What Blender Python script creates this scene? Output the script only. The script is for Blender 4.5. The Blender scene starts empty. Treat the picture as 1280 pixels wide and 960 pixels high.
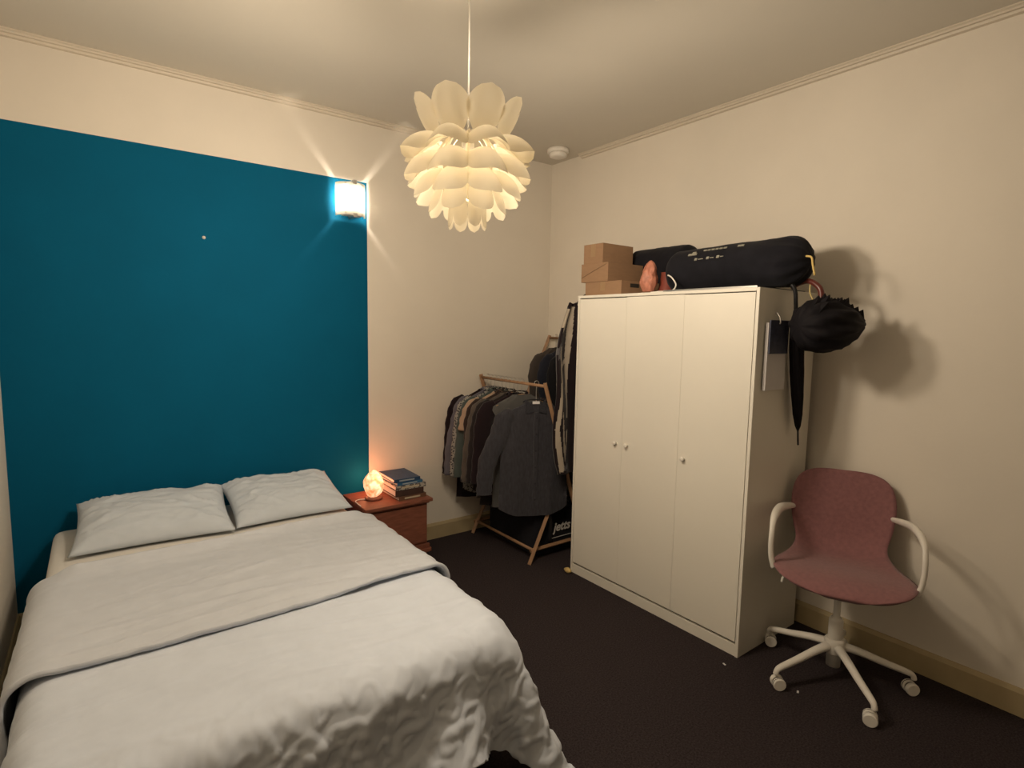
import bpy, bmesh, math, random
import numpy as np
from mathutils import Vector, Matrix, noise

random.seed(7)
np.random.seed(7)
PI = math.pi
SC = bpy.context.scene
COL = SC.collection

# ------------------------------------------------------------------ camera
F_PX = 698.15
CAM = Vector((-3.0005, -3.5379, 1.5597))
yaw, pit, rol = (math.radians(a) for a in (-36.7076, -5.774, 1.0219))
fw = Vector((-math.sin(yaw) * math.cos(pit), math.cos(yaw) * math.cos(pit), math.sin(pit)))
rt = Vector((math.cos(yaw), math.sin(yaw), 0))
up = rt.cross(fw)
r2 = rt * math.cos(rol) + up * math.sin(rol)
u2 = -rt * math.sin(rol) + up * math.cos(rol)
cd = bpy.data.cameras.new('camera')
cd.sensor_width = 36.0
cd.lens = F_PX / 1280 * 36.0
cd.clip_start = 0.02
cam = bpy.data.objects.new('camera', cd)
COL.objects.link(cam)
M = Matrix.Identity(4)
for i in range(3):
    M[i][0] = r2[i]; M[i][1] = u2[i]; M[i][2] = -fw[i]; M[i][3] = CAM[i]
cam.matrix_world = M
SC.camera = cam

# ------------------------------------------------------------------ world, exposure, lamps
w = bpy.data.worlds.new('world')
SC.world = w
w.use_nodes = True
w.node_tree.nodes['Background'].inputs[0].default_value = (0.02, 0.02, 0.025, 1)
w.node_tree.nodes['Background'].inputs[1].default_value = 0.3
vs = SC.view_settings
vs.view_transform = 'Standard'
vs.look = 'None'
vs.gamma = 1.0
vs.use_curve_mapping = False
vs.exposure = 0.0
PENDANT_W, PENDANT_IN, SCONCE_W, SALT_W = 44.0, 6.0, 6.5, 2.2
PENDANT_C = (1.0, 0.83, 0.63)
SCONCE_C = (1.0, 0.86, 0.70)
SALT_C = (1.0, 0.30, 0.12)
LAMP = Vector((-1.96, -1.87, 2.10))


def point_light(name, loc, watts, colour, radius, parent=None):
    l = bpy.data.lights.new(name, 'POINT')
    l.energy = watts; l.color = colour; l.shadow_soft_size = radius
    o = bpy.data.objects.new(name, l); COL.objects.link(o)
    if parent:
        o.parent = parent
        o.location = Vector(loc) - parent.location
    else:
        o.location = loc
    return o


# ------------------------------------------------------------------ materials
def srgb(r, g, b):
    f = lambda c: (c / 255 / 12.92) if c / 255 <= 0.04045 else ((c / 255 + 0.055) / 1.055) ** 2.4
    return (f(r), f(g), f(b), 1)


class NT:
    def __init__(s, name):
        s.m = bpy.data.materials.new(name); s.m.use_nodes = True
        s.t = s.m.node_tree; s.n = s.t.nodes; s.l = s.t.links
        s.b = s.n['Principled BSDF']; s.out = s.n['Material Output']

    def add(s, kind, **kw):
        n = s.n.new(kind)
        for k, v in kw.items():
            if k.startswith('i_'):
                n.inputs[k[2:].replace('_', ' ')].default_value = v
            else:
                setattr(n, k, v)
        return n

    def link(s, a, b):
        s.l.new(a, b)


def mat(name, col, rough=0.6, var=0.0, scale=8.0, bump=0.0, bscale=60.0, metal=0.0, stretch=None, spec=0.3, sheen=0.0,
        detail=3.0, bdist=0.002):
    t = NT(name); b = t.b
    b.inputs['Base Color'].default_value = col
    b.inputs['Roughness'].default_value = rough
    b.inputs['Metallic'].default_value = metal
    b.inputs['Specular IOR Level'].default_value = spec
    if sheen:
        b.inputs['Sheen Weight'].default_value = sheen
    tc = t.add('ShaderNodeTexCoord')
    mp = t.add('ShaderNodeMapping'); t.link(tc.outputs['Object'], mp.inputs['Vector'])
    if stretch:
        mp.inputs['Scale'].default_value = stretch
    n = t.add('ShaderNodeTexNoise'); n.inputs['Scale'].default_value = scale; n.inputs['Detail'].default_value = detail
    t.link(mp.outputs[0], n.inputs['Vector'])
    r = t.add('ShaderNodeValToRGB')
    v = var if var else 0.03
    r.color_ramp.elements[0].position = 0.3; r.color_ramp.elements[1].position = 0.7
    r.color_ramp.elements[0].color = tuple(c * (1 - v) for c in col[:3]) + (1,)
    r.color_ramp.elements[1].color = tuple(min(1, c * (1 + v)) for c in col[:3]) + (1,)
    t.link(n.outputs['Fac'], r.inputs[0]); t.link(r.outputs[0], b.inputs['Base Color'])
    if bump:
        n2 = t.add('ShaderNodeTexNoise'); n2.inputs['Scale'].default_value = bscale; n2.inputs['Detail'].default_value = 4
        t.link(mp.outputs[0], n2.inputs['Vector'])
        bp = t.add('ShaderNodeBump'); bp.inputs['Strength'].default_value = bump; bp.inputs['Distance'].default_value = bdist
        t.link(n2.outputs['Fac'], bp.inputs['Height']); t.link(bp.outputs[0], b.inputs['Normal'])
    return t.m


def fabric(name, col, var=0.06, weave=900.0, sheen=0.15):
    return mat(name, col, rough=0.92, var=var, scale=14, bump=0.35, bscale=weave * 0.35, spec=0.1, sheen=sheen, bdist=0.001)


def wood(name, col, var=0.25, axis=(1, 1, 8), rough=0.5):
    return mat(name, col, rough=rough, var=var, scale=12, bump=0.1, bscale=40, stretch=axis, detail=6)


def two_tone(name, c1, c2, scale, thr=0.5, kind='voronoi', stretch=(1, 1, 1)):
    t = NT(name); t.b.inputs['Roughness'].default_value = 0.9; t.b.inputs['Specular IOR Level'].default_value = 0.1
    tc = t.add('ShaderNodeTexCoord'); mp = t.add('ShaderNodeMapping'); mp.inputs['Scale'].default_value = stretch
    t.link(tc.outputs['Object'], mp.inputs[0])
    if kind == 'voronoi':
        n = t.add('ShaderNodeTexVoronoi'); n.inputs['Scale'].default_value = scale; o = n.outputs['Distance']
    elif kind == 'wave':
        n = t.add('ShaderNodeTexWave'); n.inputs['Scale'].default_value = scale; o = n.outputs['Fac']
    else:
        n = t.add('ShaderNodeTexNoise'); n.inputs['Scale'].default_value = scale; o = n.outputs['Fac']
    t.link(mp.outputs[0], n.inputs['Vector'])
    r = t.add('ShaderNodeValToRGB'); r.color_ramp.elements[0].position = thr - 0.04; r.color_ramp.elements[1].position = thr + 0.04
    r.color_ramp.elements[0].color = c1; r.color_ramp.elements[1].color = c2
    t.link(o, r.inputs[0]); t.link(r.outputs[0], t.b.inputs['Base Color'])
    return t.m


def translucent(name, col, mix=0.5, rough=0.5):
    t = NT(name)
    d = t.add('ShaderNodeBsdfDiffuse'); d.inputs[0].default_value = col
    tr = t.add('ShaderNodeBsdfTranslucent'); tr.inputs[0].default_value = col
    m = t.add('ShaderNodeMixShader'); m.inputs[0].default_value = mix
    t.link(d.outputs[0], m.inputs[1]); t.link(tr.outputs[0], m.inputs[2])
    n = t.add('ShaderNodeTexNoise'); n.inputs['Scale'].default_value = 260
    tc = t.add('ShaderNodeTexCoord'); t.link(tc.outputs['Object'], n.inputs['Vector'])
    bp = t.add('ShaderNodeBump'); bp.inputs['Strength'].default_value = 0.15; bp.inputs['Distance'].default_value = 0.001
    t.link(n.outputs['Fac'], bp.inputs['Height']); t.link(bp.outputs[0], d.inputs['Normal'])
    t.link(m.outputs[0], t.out.inputs['Surface'])
    return t.m


M_WALL = mat('cream_wall_paint', (0.70, 0.65, 0.57, 1), 0.85, var=0.02, scale=3, bump=0.25, bscale=45, spec=0.15)
M_CEIL = mat('ceiling_paint', (0.58, 0.545, 0.475, 1), 0.9, var=0.015, scale=2, bump=0.15, bscale=30, spec=0.1)
M_BLUE = mat('teal_blue_wall_paint', (0.0005, 0.092, 0.185, 1), 0.8, var=0.04, scale=3, bump=0.25, bscale=45, spec=0.10)
M_TRIM = mat('cream_gloss_trim', (0.60, 0.54, 0.45, 1), 0.5, var=0.03, scale=5, spec=0.3)
M_BASE = mat('aged_cream_baseboard', (0.42, 0.34, 0.20, 1), 0.55, var=0.08, scale=6, spec=0.3)
M_CARPET = mat('dark_brown_carpet', (0.050, 0.040, 0.042, 1), 1.0, var=0.35, scale=140, bump=1.0, bscale=420, spec=0.02, bdist=0.006)
M_WHITE = mat('white_laminate', (0.74, 0.71, 0.63, 1), 0.45, var=0.01, scale=3, spec=0.35)
M_WHITEPL = mat('white_plastic', (0.74, 0.71, 0.65, 1), 0.4, var=0.02, spec=0.4)
M_DARKGAP = mat('dark_recess', (0.03, 0.025, 0.02, 1), 0.8)
M_DUVET = fabric('grey_cotton_duvet', (0.58, 0.63, 0.71, 1), var=0.03, weave=1600)
M_FOLD = fabric('grey_cotton_duvet_underside', (0.52, 0.55, 0.60, 1), var=0.03, weave=1600)
M_PILLOW = fabric('grey_cotton_pillowcase', (0.52, 0.57, 0.63, 1), var=0.03, weave=1600)
M_SHEET = fabric('cream_fitted_sheet', (0.66, 0.64, 0.60, 1), var=0.02, weave=1600)
M_BLACK = fabric('black_nylon', (0.012, 0.012, 0.016, 1), var=0.2, sheen=0.05)
M_UMBRELLA = mat('black_umbrella_cloth', (0.008, 0.007, 0.009, 1), 0.75, var=0.2, scale=30, spec=0.15)
M_BLACKPL = mat('black_plastic', (0.012, 0.012, 0.014, 1), 0.4, spec=0.4)
M_MAHOG = wood('red_brown_wood', (0.20, 0.072, 0.045, 1), 0.22, axis=(1, 6, 6))
M_PINE = wood('pale_pine_wood', (0.31, 0.18, 0.10, 1), 0.15, axis=(6, 6, 1))
M_REDWOOD = mat('dark_red_brown_handle', (0.10, 0.02, 0.015, 1), 0.35, var=0.2, spec=0.5)
M_METAL = mat('brushed_steel', (0.6, 0.58, 0.55, 1), 0.35, metal=1.0)
M_PINK = mat('dusty_pink_upholstery', (0.235, 0.112, 0.115, 1), 0.95, var=0.10, scale=60, bump=0.5, bscale=500, spec=0.1, sheen=0.2)
M_CARD = mat('cardboard', (0.28, 0.17, 0.098, 1), 0.85, var=0.05, scale=20, stretch=(1, 1, 4))
M_CARDD = mat('darker_cardboard', (0.18, 0.11, 0.065, 1), 0.85, var=0.05, scale=20)
M_PAPER = mat('white_paper', (0.62, 0.60, 0.60, 1), 0.8, var=0.02)
M_NAVY = mat('navy_cover', (0.055, 0.062, 0.10, 1), 0.5, var=0.25, scale=40)


# ------------------------------------------------------------------ mesh helpers
def link(name, me, m=None, parent=None, smooth=False):
    o = bpy.data.objects.new(name, me); COL.objects.link(o)
    if m is not None:
        for mm in (m if isinstance(m, (list, tuple)) else [m]):
            me.materials.append(mm)
    if parent is not None:
        o.parent = parent
    if smooth:
        for p in me.polygons:
            p.use_smooth = True
    return o


def mesh(name, verts, faces, m=None, parent=None, smooth=False, midx=None):
    me = bpy.data.meshes.new(name)
    me.from_pydata([tuple(v) for v in verts], [], [tuple(f) for f in faces])
    me.update()
    o = link(name, me, m, parent, smooth)
    if midx is not None:
        for p, i in zip(me.polygons, midx):
            p.material_index = i
    return o


def frombm(name, bm, m=None, parent=None, smooth=False):
    me = bpy.data.meshes.new(name)
    bmesh.ops.recalc_face_normals(bm, faces=bm.faces[:])
    bm.to_mesh(me); bm.free()
    return link(name, me, m, parent, smooth)


def bm_box(bm, lo, hi, bevel=0.0, rot=None, seg=2, mi=0):
    c = [(lo[i] + hi[i]) / 2 for i in range(3)]; s = [abs(hi[i] - lo[i]) for i in range(3)]
    r = bmesh.ops.create_cube(bm, size=1.0)
    vs_ = r['verts']
    bmesh.ops.scale(bm, vec=s, verts=vs_)
    if bevel:
        es = list({e for v in vs_ for e in v.link_edges})
        rr = bmesh.ops.bevel(bm, geom=es, offset=bevel, segments=seg, affect='EDGES', profile=0.7)
        vs_ = list({v for f in rr['faces'] for v in f.verts} | {v for v in vs_ if v.is_valid})
    if rot is not None:
        bmesh.ops.rotate(bm, cent=(0, 0, 0), matrix=rot, verts=vs_)
    bmesh.ops.translate(bm, vec=c, verts=vs_)
    if mi:
        for f in {f for v in vs_ for f in v.link_faces}:
            f.material_index = mi
    return vs_


def box(name, lo, hi, m, parent=None, bevel=0.0, rot=None):
    bm = bmesh.new(); bm_box(bm, lo, hi, bevel, rot)
    return frombm(name, bm, m, parent)


def frames(pts):
    """Rotation-minimising frames along a polyline."""
    pts = [Vector(p) for p in pts]
    T = []
    for i in range(len(pts)):
        a = pts[max(0, i - 1)]; b = pts[min(len(pts) - 1, i + 1)]
        T.append((b - a).normalized())
    n = T[0].orthogonal().normalized()
    out = []
    for t in T:
        n = (n - t * n.dot(t))
        n = n.normalized() if n.length > 1e-6 else t.orthogonal().normalized()
        out.append((t, n, t.cross(n)))
    return pts, out


def smooth_path(pts, n=8):
    P_ = [Vector(p) for p in pts]
    out = []
    for i in range(len(P_) - 1):
        p0 = P_[max(0, i - 1)]; p1 = P_[i]; p2 = P_[i + 1]; p3 = P_[min(len(P_) - 1, i + 2)]
        for k in range(n):
            t = k / n
            out.append(0.5 * ((2 * p1) + (p2 - p0) * t + (2 * p0 - 5 * p1 + 4 * p2 - p3) * t * t + (3 * p1 - p0 - 3 * p2 + p3) * t ** 3))
    out.append(P_[-1])
    return out


def bm_tube(bm, pts, rad, seg=10, sx=1.0, sy=1.0, ref=None, cap=True):
    pts, fr = frames(pts)
    rings = []
    for i, (p, (t, a, b)) in enumerate(zip(pts, fr)):
        r = rad[i] if isinstance(rad, (list, tuple)) else rad
        if ref is not None:
            a = Vector(ref) - t * Vector(ref).dot(t); a.normalize(); b = t.cross(a)
        rings.append([bm.verts.new(p + a * (math.cos(q) * r * sx) + b * (math.sin(q) * r * sy)) for q in [2 * PI * k / seg for k in range(seg)]])
    for A, B in zip(rings, rings[1:]):
        for k in range(seg):
            bm.faces.new((A[k], A[(k + 1) % seg], B[(k + 1) % seg], B[k]))
    if cap:
        bm.faces.new(rings[0][::-1]); bm.faces.new(rings[-1])


def tube(name, pts, rad, m, parent=None, seg=10, sx=1.0, sy=1.0, ref=None):
    bm = bmesh.new(); bm_tube(bm, pts, rad, seg, sx, sy, ref)
    return frombm(name, bm, m, parent, smooth=True)


def bm_lathe(bm, prof, c=(0, 0, 0), seg=24, mod=None, M_=None):
    rings = []
    for (r, z) in prof:
        ring = []
        for k in range(seg):
            q = 2 * PI * k / seg
            rr = r * (mod(q, z) if mod else 1)
            v = Vector((rr * math.cos(q), rr * math.sin(q), z))
            if M_ is not None:
                v = M_ @ v
            ring.append(bm.verts.new(v + Vector(c)))
        rings.append(ring)
    for A, B in zip(rings, rings[1:]):
        for k in range(seg):
            bm.faces.new((A[k], A[(k + 1) % seg], B[(k + 1) % seg], B[k]))
    bm.faces.new(rings[0][::-1]); bm.faces.new(rings[-1])


def lathe(name, prof, m, parent=None, c=(0, 0, 0), seg=24, mod=None, M_=None):
    bm = bmesh.new(); bm_lathe(bm, prof, c, seg, mod, M_)
    return frombm(name, bm, m, parent, smooth=True)


def grid_mesh(name, V, m, parent=None, smooth=True):
    """V: array (a,b,3)"""
    a, b = V.shape[:2]
    idx = np.arange(a * b).reshape(a, b)
    f = np.stack([idx[:-1, :-1], idx[1:, :-1], idx[1:, 1:], idx[:-1, 1:]], -1).reshape(-1, 4)
    return mesh(name, V.reshape(-1, 3).tolist(), f.tolist(), m, parent, smooth)


def thing(name, label, cat, loc=(0, 0, 0), rotz=0.0, group=None):
    o = bpy.data.objects.new(name, None); COL.objects.link(o)
    o.empty_display_size = 0.1
    o.location = loc; o.rotation_euler = (0, 0, rotz)
    o['label'] = label; o['category'] = cat
    if group:
        o['group'] = group
    return o


def tag(o, label, cat, group=None):
    o['label'] = label; o['category'] = cat
    if group:
        o['group'] = group
    return o


def struct(o):
    o['kind'] = 'structure'
    return o


def auto(o, ang=35):
    for p in o.data.polygons:
        p.use_smooth = True
    try:
        o.data.set_sharp_from_angle(angle=math.radians(ang))
    except Exception:
        pass
    return o


# ================================================================== ROOM
X0, Y1, H = -3.37, -5.0, 2.858
BX, BT = -1.556, 2.467

# back wall with the painted field (the paint is part of the wall)
V, Fc, MI = [], [], []
xs = [X0, BX, 0.0]; zs = [0.0, BT, H]
for z in zs:
    for x in xs:
        V.append((x, 0, z))
for j in range(2):
    for i in range(2):
        a = j * 3 + i
        Fc.append((a, a + 1, a + 4, a + 3)); MI.append(1 if (i == 0 and j == 0) else 0)
nb = len(V)
for z in zs:
    for x in xs:
        V.append((x, 0.12, z))
for j in range(2):
    for i in range(2):
        a = nb + j * 3 + i
        Fc.append((a, a + 3, a + 4, a + 1)); MI.append(0)
ring = [0, 1, 2, 5, 8, 7, 6, 3]
for k in range(8):
    a, b = ring[k], ring[(k + 1) % 8]
    Fc.append((b, a, a + nb, b + nb)); MI.append(0)
struct(mesh('wall_back', V, Fc, [M_WALL, M_BLUE], midx=MI))
struct(box('wall_right', (0.0, Y1, 0), (0.12, 0.12, H), M_WALL))
struct(box('wall_left', (X0 - 0.12, Y1, 0), (X0, 0.12, H), M_WALL))
struct(box('wall_front', (X0 - 0.12, Y1 - 0.12, 0), (0.12, Y1, H), M_WALL))
struct(box('floor', (X0 - 0.12, Y1 - 0.12, -0.1), (0.12, 0.12, 0.0), M_CARPET))
struct(box('ceiling', (X0 - 0.12, Y1 - 0.12, H), (0.12, 0.12, H + 0.1), M_CEIL))


def extrude_profile(name, prof, p0, p1, inward, m):
    """prof: list of (distance from wall, z); runs from p0 to p1."""
    p0 = Vector(p0); p1 = Vector(p1); n = Vector(inward)
    v = [p0 + n * d + Vector((0, 0, z)) for d, z in prof] + [p1 + n * d + Vector((0, 0, z)) for d, z in prof]
    k = len(prof)
    f = [(i, (i + 1) % k, k + (i + 1) % k, k + i) for i in range(k)] + [tuple(range(k))[::-1], tuple(range(k, 2 * k))]
    bm = bmesh.new()
    bv = [bm.verts.new(q) for q in v]
    for q in f:
        bm.faces.new([bv[i] for i in q])
    return frombm(name, bm, m)


crown = [(0, H), (0.050, H), (0.050, H - 0.006), (0.040, H - 0.010), (0.036, H - 0.016), (0.022, H - 0.016), (0.018, H - 0.026), (0, H - 0.028)]
struct(extrude_profile('trim_1', crown, (0, -0.35, 0), (0, Y1, 0), (-1, 0, 0), M_TRIM))
struct(extrude_profile('trim_2', crown, (X0, 0, 0), (-0.30, 0, 0), (0, -1, 0), M_TRIM))
struct(extrude_profile('trim_3', crown, (X0, 0, 0), (X0, Y1, 0), (1, 0, 0), M_TRIM))
bb = [(0, 0), (0.016, 0), (0.016, 0.098), (0.008, 0.114), (0, 0.116)]
struct(extrude_profile('baseboard_back', bb, (X0, 0, 0), (0, 0, 0), (0, -1, 0), M_BASE))
struct(extrude_profile('baseboard_right', bb, (0, -0.02, 0), (0, Y1, 0), (-1, 0, 0), M_BASE))
struct(extrude_profile('baseboard_left', bb, (X0, -0.02, 0), (X0, Y1, 0), (1, 0, 0), M_BASE))

# ================================================================== BED
bed = thing('bed_frame', 'low black double bed frame standing under the grey bedding', 'bed', (-2.55, -1.05, 0))
BO = Vector((-2.55, -1.05, 0))


def L(v, o=BO):
    return tuple(Vector(v) - o)


box('slatted_base', L((-3.23, -2.00, 0.16)), L((-1.87, -0.06, 0.27)), M_BLACK, bed, 0.01)
for sx in (-3.17, -1.93):
    for sy in (-1.93, -0.12):
        box('leg', L((sx - 0.03, sy - 0.03, 0)), L((sx + 0.03, sy + 0.03, 0.16)), M_BLACKPL, bed, 0.005)

MX0, MX1, MY0, MY1, MZ0, MZ1 = -3.215, -1.865, -2.05, -0.03, 0.27, 0.515
bm = bmesh.new()
bm_box(bm, (MX0, MY0 + 0.02, MZ0), (MX1 - 0.02, MY1, MZ1), 0.07, seg=6)
mt = frombm('mattress', bm, M_SHEET, smooth=True)
tag(mt, 'thick mattress under a cream fitted sheet, bare strip showing below the pillows', 'mattress')

# ---- cloth: position-based dynamics in numpy


def drape(nx, ny, x0, x1, y0, y1, z0, boxlo, boxhi, rr, steps=150, pin=None, wallx=None, floor=0.012, iters=26, seed=1, bend=0.55):
    rs = np.random.RandomState(seed)
    gx = np.linspace(x0, x1, nx); gy = np.linspace(y0, y1, ny)
    P_ = np.zeros((ny, nx, 3)); P_[..., 0] = gx[None, :]; P_[..., 1] = gy[:, None]; P_[..., 2] = z0
    P_[..., 2] += rs.rand(ny, nx) * 0.004
    prev = P_.copy()
    dx = gx[1] - gx[0]; dy = gy[0] - gy[1]; dy = abs(dy)
    pinm = pin(P_[..., 0], P_[..., 1]) if pin is not None else np.zeros((ny, nx), bool)
    W = np.where(pinm, 0.0, 1.0)
    blo = np.array(boxlo) + rr; bhi = np.array(boxhi) - rr
    cons = []
    for par in (0, 1):
        cons.append(((slice(None), slice(par, nx - 1, 2)), (slice(None), slice(par + 1, nx, 2)), dx, 1.0))
        cons.append(((slice(par, ny - 1, 2), slice(None)), (slice(par + 1, ny, 2), slice(None)), dy, 1.0))
    dd = math.hypot(dx, dy)
    for par in (0, 1):
        cons.append(((slice(par, ny - 1, 2), slice(0, nx - 1)), (slice(par + 1, ny, 2), slice(1, nx)), dd, 0.45))
        cons.append(((slice(par, ny - 1, 2), slice(1, nx)), (slice(par + 1, ny, 2), slice(0, nx - 1)), dd, 0.45))
    for par, k in ((0, 2), (1, 2), (0, 5), (1, 5)):
        if True:
            a = [i for i in range(0, nx - k) if (i // k) % 2 == par]
            cons.append(((slice(None), np.array(a)), (slice(None), np.array(a) + k), dx * k, bend))
            a = [i for i in range(0, ny - k) if (i // k) % 2 == par]
            cons.append(((np.array(a), slice(None)), (np.array(a) + k, slice(None)), dy * k, bend))
    dt = 1 / 60.0
    g = np.array([0, 0, -9.8]) * dt * dt
    for s in range(steps):
        vel = (P_ - prev) * (0.975 if s < steps * 0.75 else 0.90)
        prev = P_.copy()
        P_ = P_ + (vel + g) * W[..., None]
        for it in range(iters):
            for A, B, rest, k in cons:
                a = P_[A]; b = P_[B]; wa = W[A]; wb = W[B]
                d = b - a; l = np.sqrt((d ** 2).sum(-1)) + 1e-9; ws = wa + wb; ws = np.where(ws == 0, 1, ws)
                c = (k * (l - rest) / l / ws)[..., None] * d
                if rest > 1.9 * dx:   # bending: only resists folding shorter
                    c = np.where((l < rest)[..., None], c, 0)
                P_[A] = a + c * wa[..., None]; P_[B] = b - c * wb[..., None]
        q = np.clip(P_, blo, bhi); d = P_ - q; l = np.sqrt((d ** 2).sum(-1))
        inside = l < 1e-9
        hit = (l < rr) & ~inside
        n = d / np.maximum(l, 1e-9)[..., None]
        P_ = np.where(hit[..., None], q + n * rr, P_)
        P_[..., 2] = np.where(inside, bhi[2] + rr, P_[..., 2])
        con = hit | inside
        # friction: cloth lying on the top hardly slides, on the sides it drags
        topc = (inside | (hit & (n[..., 2] > 0.85)))
        P_[..., :2] = np.where(topc[..., None], prev[..., :2] + (P_[..., :2] - prev[..., :2]) * 0.12, P_[..., :2])
        prev = np.where(con[..., None], prev + (P_ - prev) * 0.6, prev)
        fl = P_[..., 2] < floor
        P_[..., 2] = np.where(fl, floor, P_[..., 2])
        prev = np.where(fl[..., None], P_, prev)
        if wallx is not None:
            P_[..., 0] = np.maximum(P_[..., 0], wallx)
    for it in range(3):   # smooth out grid noise
        P_[1:-1, 1:-1] = 0.4 * P_[1:-1, 1:-1] + 0.15 * (P_[2:, 1:-1] + P_[:-2, 1:-1] + P_[1:-1, 2:] + P_[1:-1, :-2])
    return P_


def upsample(P_, k):
    def up1(A):
        n = A.shape[0]
        t = np.arange((n - 1) * k + 1) / k
        i = np.minimum(t.astype(int), n - 2); f = (t - i)[:, None, None]
        p0 = A[np.maximum(i - 1, 0)]; p1 = A[i]; p2 = A[i + 1]; p3 = A[np.minimum(i + 2, n - 1)]
        return 0.5 * (2 * p1 + (p2 - p0) * f + (2 * p0 - 5 * p1 + 4 * p2 - p3) * f ** 2 + (3 * p1 - p0 - 3 * p2 + p3) * f ** 3)
    A = up1(P_); A = up1(A.transpose(1, 0, 2)).transpose(1, 0, 2)
    return A


def grid_normals(A):
    du = np.gradient(A, axis=1); dv = np.gradient(A, axis=0)
    n = np.cross(du, dv); n /= (np.linalg.norm(n, axis=-1, keepdims=True) + 1e-9)
    return n


def ridge(u, v, s):
    return 1 - math.sqrt(noise.noise(Vector((u, v, s))) ** 2 + 0.0016) * 2.4


def wrinkle(A, amp_fn, seed=0.0, size=(1.8, 1.6)):
    """A: (ny,nx,3); amp_fn(fu,fv,pos)->(crumple, long) amplitude."""
    n = grid_normals(A)
    if n[A.shape[0] // 2, A.shape[1] // 2, 2] < 0:
        n = -n
    ny, nx = A.shape[:2]
    D = np.zeros((ny, nx))
    for j in range(ny):
        for i in range(nx):
            fu, fv = i / (nx - 1), j / (ny - 1)
            p = A[j, i]
            c, l = amp_fn(fu, fv, p)
            h = 0.0
            U, W_ = fu * size[0], fv * size[1]
            if c > 0:
                wx = noise.noise(Vector((U * 3, W_ * 3, seed + 5))) * 0.35
                wy = noise.noise(Vector((U * 3, W_ * 3, seed + 9))) * 0.35
                h += c * (0.50 * max(0, ridge((U + 0.3 * wx) * 5 + W_ * 1.5, (W_ + 0.3 * wy) * 3.4, seed)) ** 1.5 + 0.30 * max(0, ridge((U + 0.2 * wy) * 11, (W_ + 0.2 * wx) * 9, seed + 2)) ** 2
                          + 0.28 * max(0, ridge(U * 22 + W_ * 6, W_ * 17, seed + 3)) ** 2 - 0.35)
            if l > 0:
                wv = noise.noise(Vector((U * 1.5, W_ * 1.5, seed + 3))) * 0.12
                h += l * (max(0, ridge(U * 1.1, (W_ + wv - U * 0.10) * 7, seed + 1)) ** 2 + 0.4 * max(0, ridge(U * 2.3, (W_ + wv) * 16, seed + 8)) ** 2 - 0.3)
            D[j, i] = h
    return A + n * D[..., None]


def smoothstep(a, b, x):
    t = min(1, max(0, (x - a) / (b - a)))
    return t * t * (3 - 2 * t)


DX0, DX1, DY0, DY1 = -3.36, -1.59, -0.83, -2.36
dv_grid = drape(76, 74, DX0, DX1, DY0, DY1, MZ1 + 0.03, (MX0, MY0 - 0.06, 0.05), (MX1 + 0.01, MY1, MZ1 + 0.012), 0.065,
                pin=lambda x, y: (y > DY0 - 0.03) & (x > MX0 + 0.1) & (x < MX1 - 0.1), wallx=X0 + 0.03, seed=3)
A = upsample(dv_grid, 4)


def duvet_amp(fu, fv, p):
    off = smoothstep(0.70, 0.88, fv)                # the overhang at the foot is crumpled
    vis = smoothstep(0.44, 0.52, fv)
    c = (0.003 + 0.029 * off) * vis
    l = 0.010 * (1 - off) * vis
    return c, l


A = wrinkle(A, duvet_amp, 1.7)
duvet = grid_mesh('duvet', A, M_DUVET)
sm = duvet.modifiers.new('thickness', 'SOLIDIFY'); sm.thickness = 0.012; sm.offset = 1.0
tag(duvet, 'large pale grey duvet covering the bed and hanging crumpled over its foot', 'duvet')

# turned-back top part of the duvet
fd_grid = drape(76, 34, -3.46, -1.56, -0.795, -1.56, MZ1 + 0.07, (MX0 - 0.03, MY0 - 0.1, 0.05), (MX1 + 0.035, MY1, MZ1 + 0.034), 0.075,
                pin=lambda x, y: (y > -0.815) & (x > MX0 + 0.1) & (x < MX1 - 0.1), wallx=X0 + 0.035, seed=5, steps=110)
B = upsample(fd_grid, 4)
B[..., 1] += (np.sin(B[..., 0] * 3.1 + 1.0) * 0.018)[...]


def fold_amp(fu, fv, p):
    e = smoothstep(0.6, 1.0, fv)
    return 0.003 + 0.003 * e, 0.006 + 0.007 * e


B = wrinkle(B, fold_amp, 6.3, (1.9, 0.8))
fold = grid_mesh('turned_back_fold', B, M_FOLD, duvet)
fold['label'] = 'darker grey underside turned back'
sm = fold.modifiers.new('thickness', 'SOLIDIFY'); sm.thickness = 0.016; sm.offset = 1.0


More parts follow.
